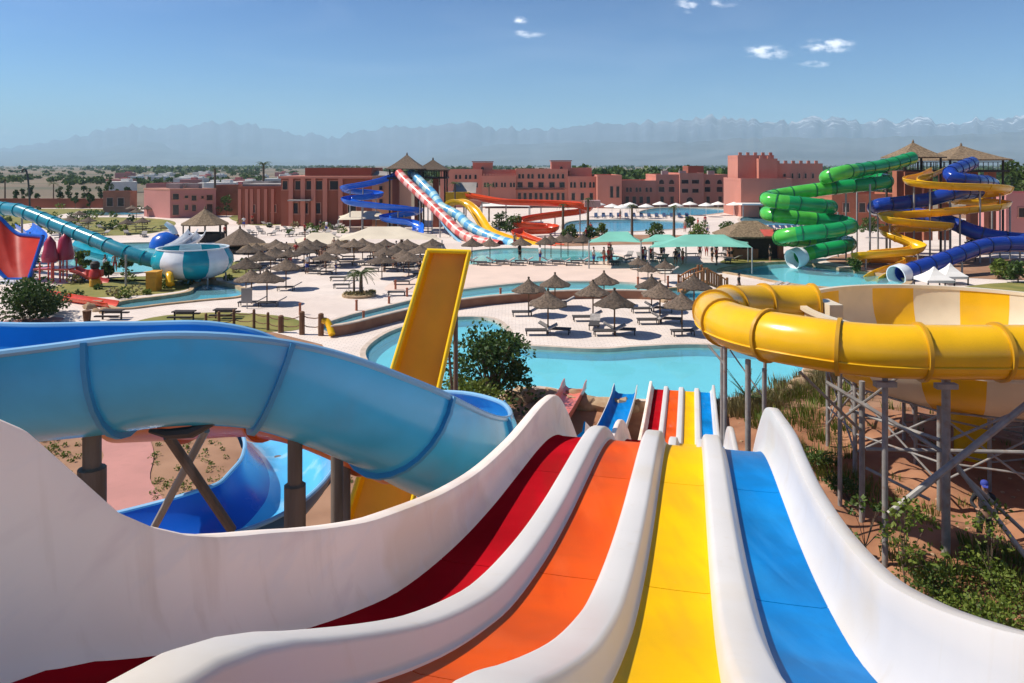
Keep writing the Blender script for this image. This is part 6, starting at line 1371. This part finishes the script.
# ================================================================ people
def _in(c, L):
    r = False
    for i in range(len(L)):
        a, b = L[i], L[i - 1]
        if (a.y > c[1]) != (b.y > c[1]) and c[0] < (b.x - a.x) * (c[1] - a.y) / (b.y - a.y) + a.x: r = not r
    return r
def skin_mesh(name, joints, edges, m, parent, sub=1):
    me = bpy.data.meshes.new(name); me.from_pydata([j[0] for j in joints], edges, []); me.materials.append(M[m]); o = bpy.data.objects.new(name, me); COL.objects.link(o)
    o.parent = parent; CHILD.setdefault(parent, []).append(o); CHILD[o] = []; ORIGIN[o] = ORIGIN[parent]
    s = o.modifiers.new('skin', 'SKIN'); s.use_smooth_shade = True
    for v, j in zip(me.skin_vertices[0].data, joints): v.radius = j[1] if isinstance(j[1], tuple) else (j[1], j[1])
    me.skin_vertices[0].data[0].use_root = True
    if sub: u = o.modifiers.new('sub', 'SUBSURF'); u.levels = sub; u.render_levels = sub
    return o
def make_person(label, shirt, trousers, cap=None, detail=False, long=False, arms=None):
    rt = thing('person', label, 'person', (0, 0, 0)); V = Vector
    arms = arms or {-1: ((-.25, .02, 1.13), (-.27, -.06, .88), (-.27, -.09, .79)), 1: ((.25, .02, 1.13), (.27, -.06, .88), (.27, -.09, .79))}
    J = [((0, 0, .95), (.15, .11)), ((0, .01, 1.15), (.135, .095)), ((0, .01, 1.33), (.16, .105)), ((0, .005, 1.44), (.10, .08)), ((0, 0, 1.50), (.055, .055)), ((0, -.01, 1.58), (.075, .085)), ((0, -.012, 1.66), (.085, .10)), ((0, 0, 1.735), (.055, .06))]
    E = [(0, 1), (1, 2), (2, 3), (3, 4), (4, 5), (5, 6), (6, 7)]
    for sg in (-1, 1):
        n = len(J); J += [((sg * .10, 0, .86), (.095, .095)), ((sg * .115, -.015, .49), (.06, .065)), ((sg * .12, .015, .30), (.055, .06)), ((sg * .12, .02, .09), (.036, .04)), ((sg * .13, -.13, .035), (.04, .028))]; E += [(0, n), (n, n + 1), (n + 1, n + 2), (n + 2, n + 3), (n + 3, n + 4)]
        n = len(J); e, w, h = arms[sg]; J += [((sg * .19, .01, 1.405), (.062, .062)), (e, (.042, .042)), (w, (.028, .03)), (h, (.03, .042))]; E += [(3, n), (n, n + 1), (n + 1, n + 2), (n + 2, n + 3)]
    skin_mesh('body', J, E, 'skin', rt)
    # clothes
    J = [((0, 0, .93), (.165, .125)), ((0, .01, 1.15), (.152, .112)), ((0, .01, 1.33), (.176, .121)), ((0, .005, 1.435), (.115, .092))]; E = [(0, 1), (1, 2), (2, 3)]
    for sg in (-1, 1):
        n = len(J); e, w, h = arms[sg]; s_ = V((sg * .19, .01, 1.405)); e = V(e); end = V(w) if long else s_.lerp(e, .7); J += [(tuple(s_), (.078, .078))] + ([(tuple(e), (.054, .054))] if long else []) + [(tuple(end), (.045, .045) if long else (.062, .062))]; E += [(3, n), (n, n + 1)] + ([(n + 1, n + 2)] if long else [])
    if shirt: skin_mesh('shirt', J, E, shirt, rt)
    if trousers:
        J = [((0, 0, .97), (.162, .122))]; E = []
        for sg in (-1, 1):
            n = len(J); kn = (sg * .115, -.015, .49); J += [((sg * .10, 0, .84), (.11, .11)), (kn, (.078, .08))]; E += [(0, n), (n, n + 1)]
            if long: J += [((sg * .12, .017, .10), (.062, .066))]; E += [(n + 1, n + 2)]
        skin_mesh('trousers' if long else 'shorts', J, E, trousers, rt)
    b = MB(); b.lathe([(.088, 1.655), (.098, 1.70), (.085, 1.755), (.045, 1.785), (.003, 1.79)], (0, .012, 0), 14); b.build('cap' if cap else 'hair', M[cap or 'hair'], rt, True)
    if cap: b = MB(); b.add([(-.075, -.07, 1.672), (.075, -.07, 1.672), (.055, -.19, 1.655), (-.055, -.19, 1.655), (-.075, -.07, 1.682), (.075, -.07, 1.682), (.055, -.19, 1.665), (-.055, -.19, 1.665)], [(0, 1, 2, 3), (7, 6, 5, 4), (0, 4, 5, 1), (1, 5, 6, 2), (2, 6, 7, 3), (3, 7, 4, 0)]); b.build('cap_brim', M[cap], rt)
    b = MB(); b.add([(-.014, -.10, 1.60), (.014, -.10, 1.60), (0, -.128, 1.603), (0, -.102, 1.645)], [(0, 1, 2), (0, 2, 3), (2, 1, 3)]); b.build('nose', M['skin'], rt)
    if detail:
        for sg in (-1, 1):
            b = MB(); b.lathe([(.001, -.010), (.011, 0), (.001, .010)], (sg * .034, -.098, 1.645), 8); b.build('eye', M['dark_window'], rt)
            b = MB(); h = V(arms[sg][2]); w = V(arms[sg][1]); d = (h - w).normalized(); sd = d.cross(V((0, 1, 0))).normalized() if abs(d.y) < .8 else V((1, 0, 0)); sd2 = d.cross(sd).normalized()
            for f in range(4): o = h + d * .03 + sd2 * (-.03 + .02 * f); L_ = (.062, .074, .07, .055)[f]; b.tube([o, o + d * L_ * .55, o + d * L_ + sd * .02 * -sg], [.0095, .009, .007], 6)
            o = h + sd2 * -.03 - d * .02; b.tube([o, o + sd2 * -.03 + d * .03, o + sd2 * -.035 + d * .06], [.011, .010, .008], 6); b.build('fingers', M['skin'], rt, True)
    return rt
wk = make_person('person in dark top, olive trousers and blue cap standing in the shade under the bowl', 'cloth_dark', 'cloth_olive', 'cloth_blue', True, True, {-1: ((-.30, .03, 1.17), (-.20, -.20, 1.08), (-.13, -.27, 1.10)), 1: ((.27, .03, 1.14), (.24, -.14, .98), (.20, -.21, .94))})
p = on_bank(984.5, 549); wk.location = p; wk.rotation_euler = (0, 0, R(-25)); ORIGIN[wk] = p
pa = make_person('x', 'cloth_dark', 'cloth_dark'); pb = make_person('x', None, 'cloth_red'); pc = make_person('x', 'cloth_white', 'cloth_blue'); pd = make_person('x', 'cloth_red', 'cloth_dark')
for proto, px, yb, rz, lb in [(pa, 519.5, 260, 1.0, 'dark clothed person standing at the far pool edge'), (pb, 604, 265, 2.0, 'person in red shorts near the right end of the beach'), (pc, 611, 262, .5, 'person in white top at the right end of the far pool'), (pd, 700, 259, .3, 'person in red top under the largest green canopy, left'), (pa, 716, 258, 2.2, 'dark clothed person under the largest green canopy, right'), (pc, 664, 258, 1.2, 'person in white top at the left end of the largest green canopy'), (pb, 678, 259, -1, 'person in red shorts under the left part of the largest green canopy'), (pa, 402, 249, .8, 'dark clothed person among the parasols below the wide cream canopy'), (pd, 305, 251, 1.6, 'person in red top by the long thatched shelter'), (pb, 334, 253, .2, 'person in red shorts below the lower cream canopy'), (pa, 770, 262, .9, 'dark clothed person at the corner of the thatched bar'), (pd, 225, 238, 1.0, 'person in red top inside the wide thatched gazebo'), (pc, 258, 213.5, .4, 'person in white top at the gallery wing door'), (pa, 739, 297, 1.0, 'dark clothed person seen above the yellow tube by the channel'), (pb, 115, 272, .6, 'person in red shorts at the pale pool below the teal pipe'), (pa, 105, 274, 2.6, 'dark clothed person near the totem'), (pd, 586, 241, 1.0, 'person in red top left of the green canopies'), (pc, 540, 262.5, 2.0, 'person in white top between the far shore parasols')]:
    place(proto, at(px, yb) + Vector((0, 0, .03)), rz, 1.0, lb)

# small shrubs and things that fill the gardens on the left
for k in range(46):
    px, py = rf_.uniform(-10, 140), rf_.uniform(208, 234)
    b = MB(); c = at(px, py); r = rf_.uniform(.5, 1.1); leaves(b, c + Vector((0, 0, r * .6)), r, 60, .3, rf_, .8); T(b.build('garden_shrub', M[rf_.choice(['leaf_mid', 'leaf_bright', 'leaf_dark'])]), 'little round shrub scattered over the far left gardens', 'shrub', 'little shrubs in the far left gardens')
for k in range(22):
    px, py = rf_.uniform(236, 345), rf_.uniform(221, 240)
    b = MB(); c = at(px, py); r = rf_.uniform(.4, .9); leaves(b, c + Vector((0, 0, r * .6)), r, 60, .26, rf_, .8); T(b.build('garden_shrub', M[rf_.choice(['leaf_mid', 'leaf_bright', 'leaf_dry'])]), 'little shrub in the garden strip below the big hall', 'shrub', 'little shrubs below the big hall')
for k in range(24):
    px, py = rf_.uniform(60, 150), rf_.uniform(224, 240); lounger(at(px, py), rf_.uniform(0, 3), 'dark lounger by the pale pool above the teal pipe', 'loungers by the pale pool above the teal pipe')
for k in range(9):
    px, py = rf_.uniform(30, 150), rf_.uniform(216, 236); place(PW, at(px, py), rf_.uniform(0, 6), .95, 'thatched parasol in the far left gardens above the teal pipe', 'parasols in the far left gardens')
for k in range(26):
    px, py = rf_.uniform(240, 340), rf_.uniform(225, 238); lounger(at(px, py), rf_.uniform(0, 3), 'lounger in the garden strip below the big hall', 'loungers below the big hall')

# people and furniture that fill the terraces
AREAS = [('under the largest green canopy', (660, 745, 256, 266), 12), ('under the left green canopies', (592, 655, 258, 266), 8), ('among the parasols left of the small palm', (250, 345, 256, 280), 10), ('among the parasols right of the small palm', (372, 430, 257, 278), 8), ('by the hotel pool', (575, 715, 219, 236), 12), ('around the pale pool on the left', (60, 190, 240, 280), 10), ('in the gardens below the big hall', (235, 345, 220, 240), 9), ('along the far shore', (460, 610, 246, 268), 8)]
PN = [(pa, 'dark clothed person'), (pb, 'person in red shorts'), (pc, 'person in white top'), (pd, 'person in red top')]
for where, (xa, xb, ya, yb_), n in AREAS:
    for k in range(n):
        pr, who = PN[rf_.choice([0, 1, 1, 2, 3])]; p = at(rf_.uniform(xa, xb), rf_.uniform(ya, yb_))
        if any(_in((p.x, p.y), P_[0]) for P_ in POOLS): continue
        place(pr, p + Vector((0, 0, .03)), rf_.uniform(0, 6.28), rf_.uniform(.9, 1.05), 'tiny %s %s' % (who.replace('person ', 'person '), where), '%s %s' % (who, where))
for k in range(16):
    px, py = rf_.uniform(600, 740), rf_.uniform(256, 266); lounger(at(px, py), rf_.uniform(0, 6), 'dark lounger in the shade under the green canopies', 'loungers under the green canopies')

for k in range(70):
    px, py = rf_.uniform(20, 245), rf_.uniform(258, 300); c = at(px, py)
    if any(_in((c.x, c.y), grow(P_[0], .6)) for P_ in POOLS): continue
    b = MB(); r = rf_.uniform(.3, .65); leaves(b, c + Vector((0, 0, r * .6)), r, 70, .17, rf_, .8); T(b.build('garden_shrub', M[rf_.choice(['leaf_mid', 'leaf_bright', 'leaf_bright', 'leaf_dry'])]), 'little shrub on the lawns round the chequered bowl and its channel pool', 'shrub', 'little shrubs round the chequered bowl')
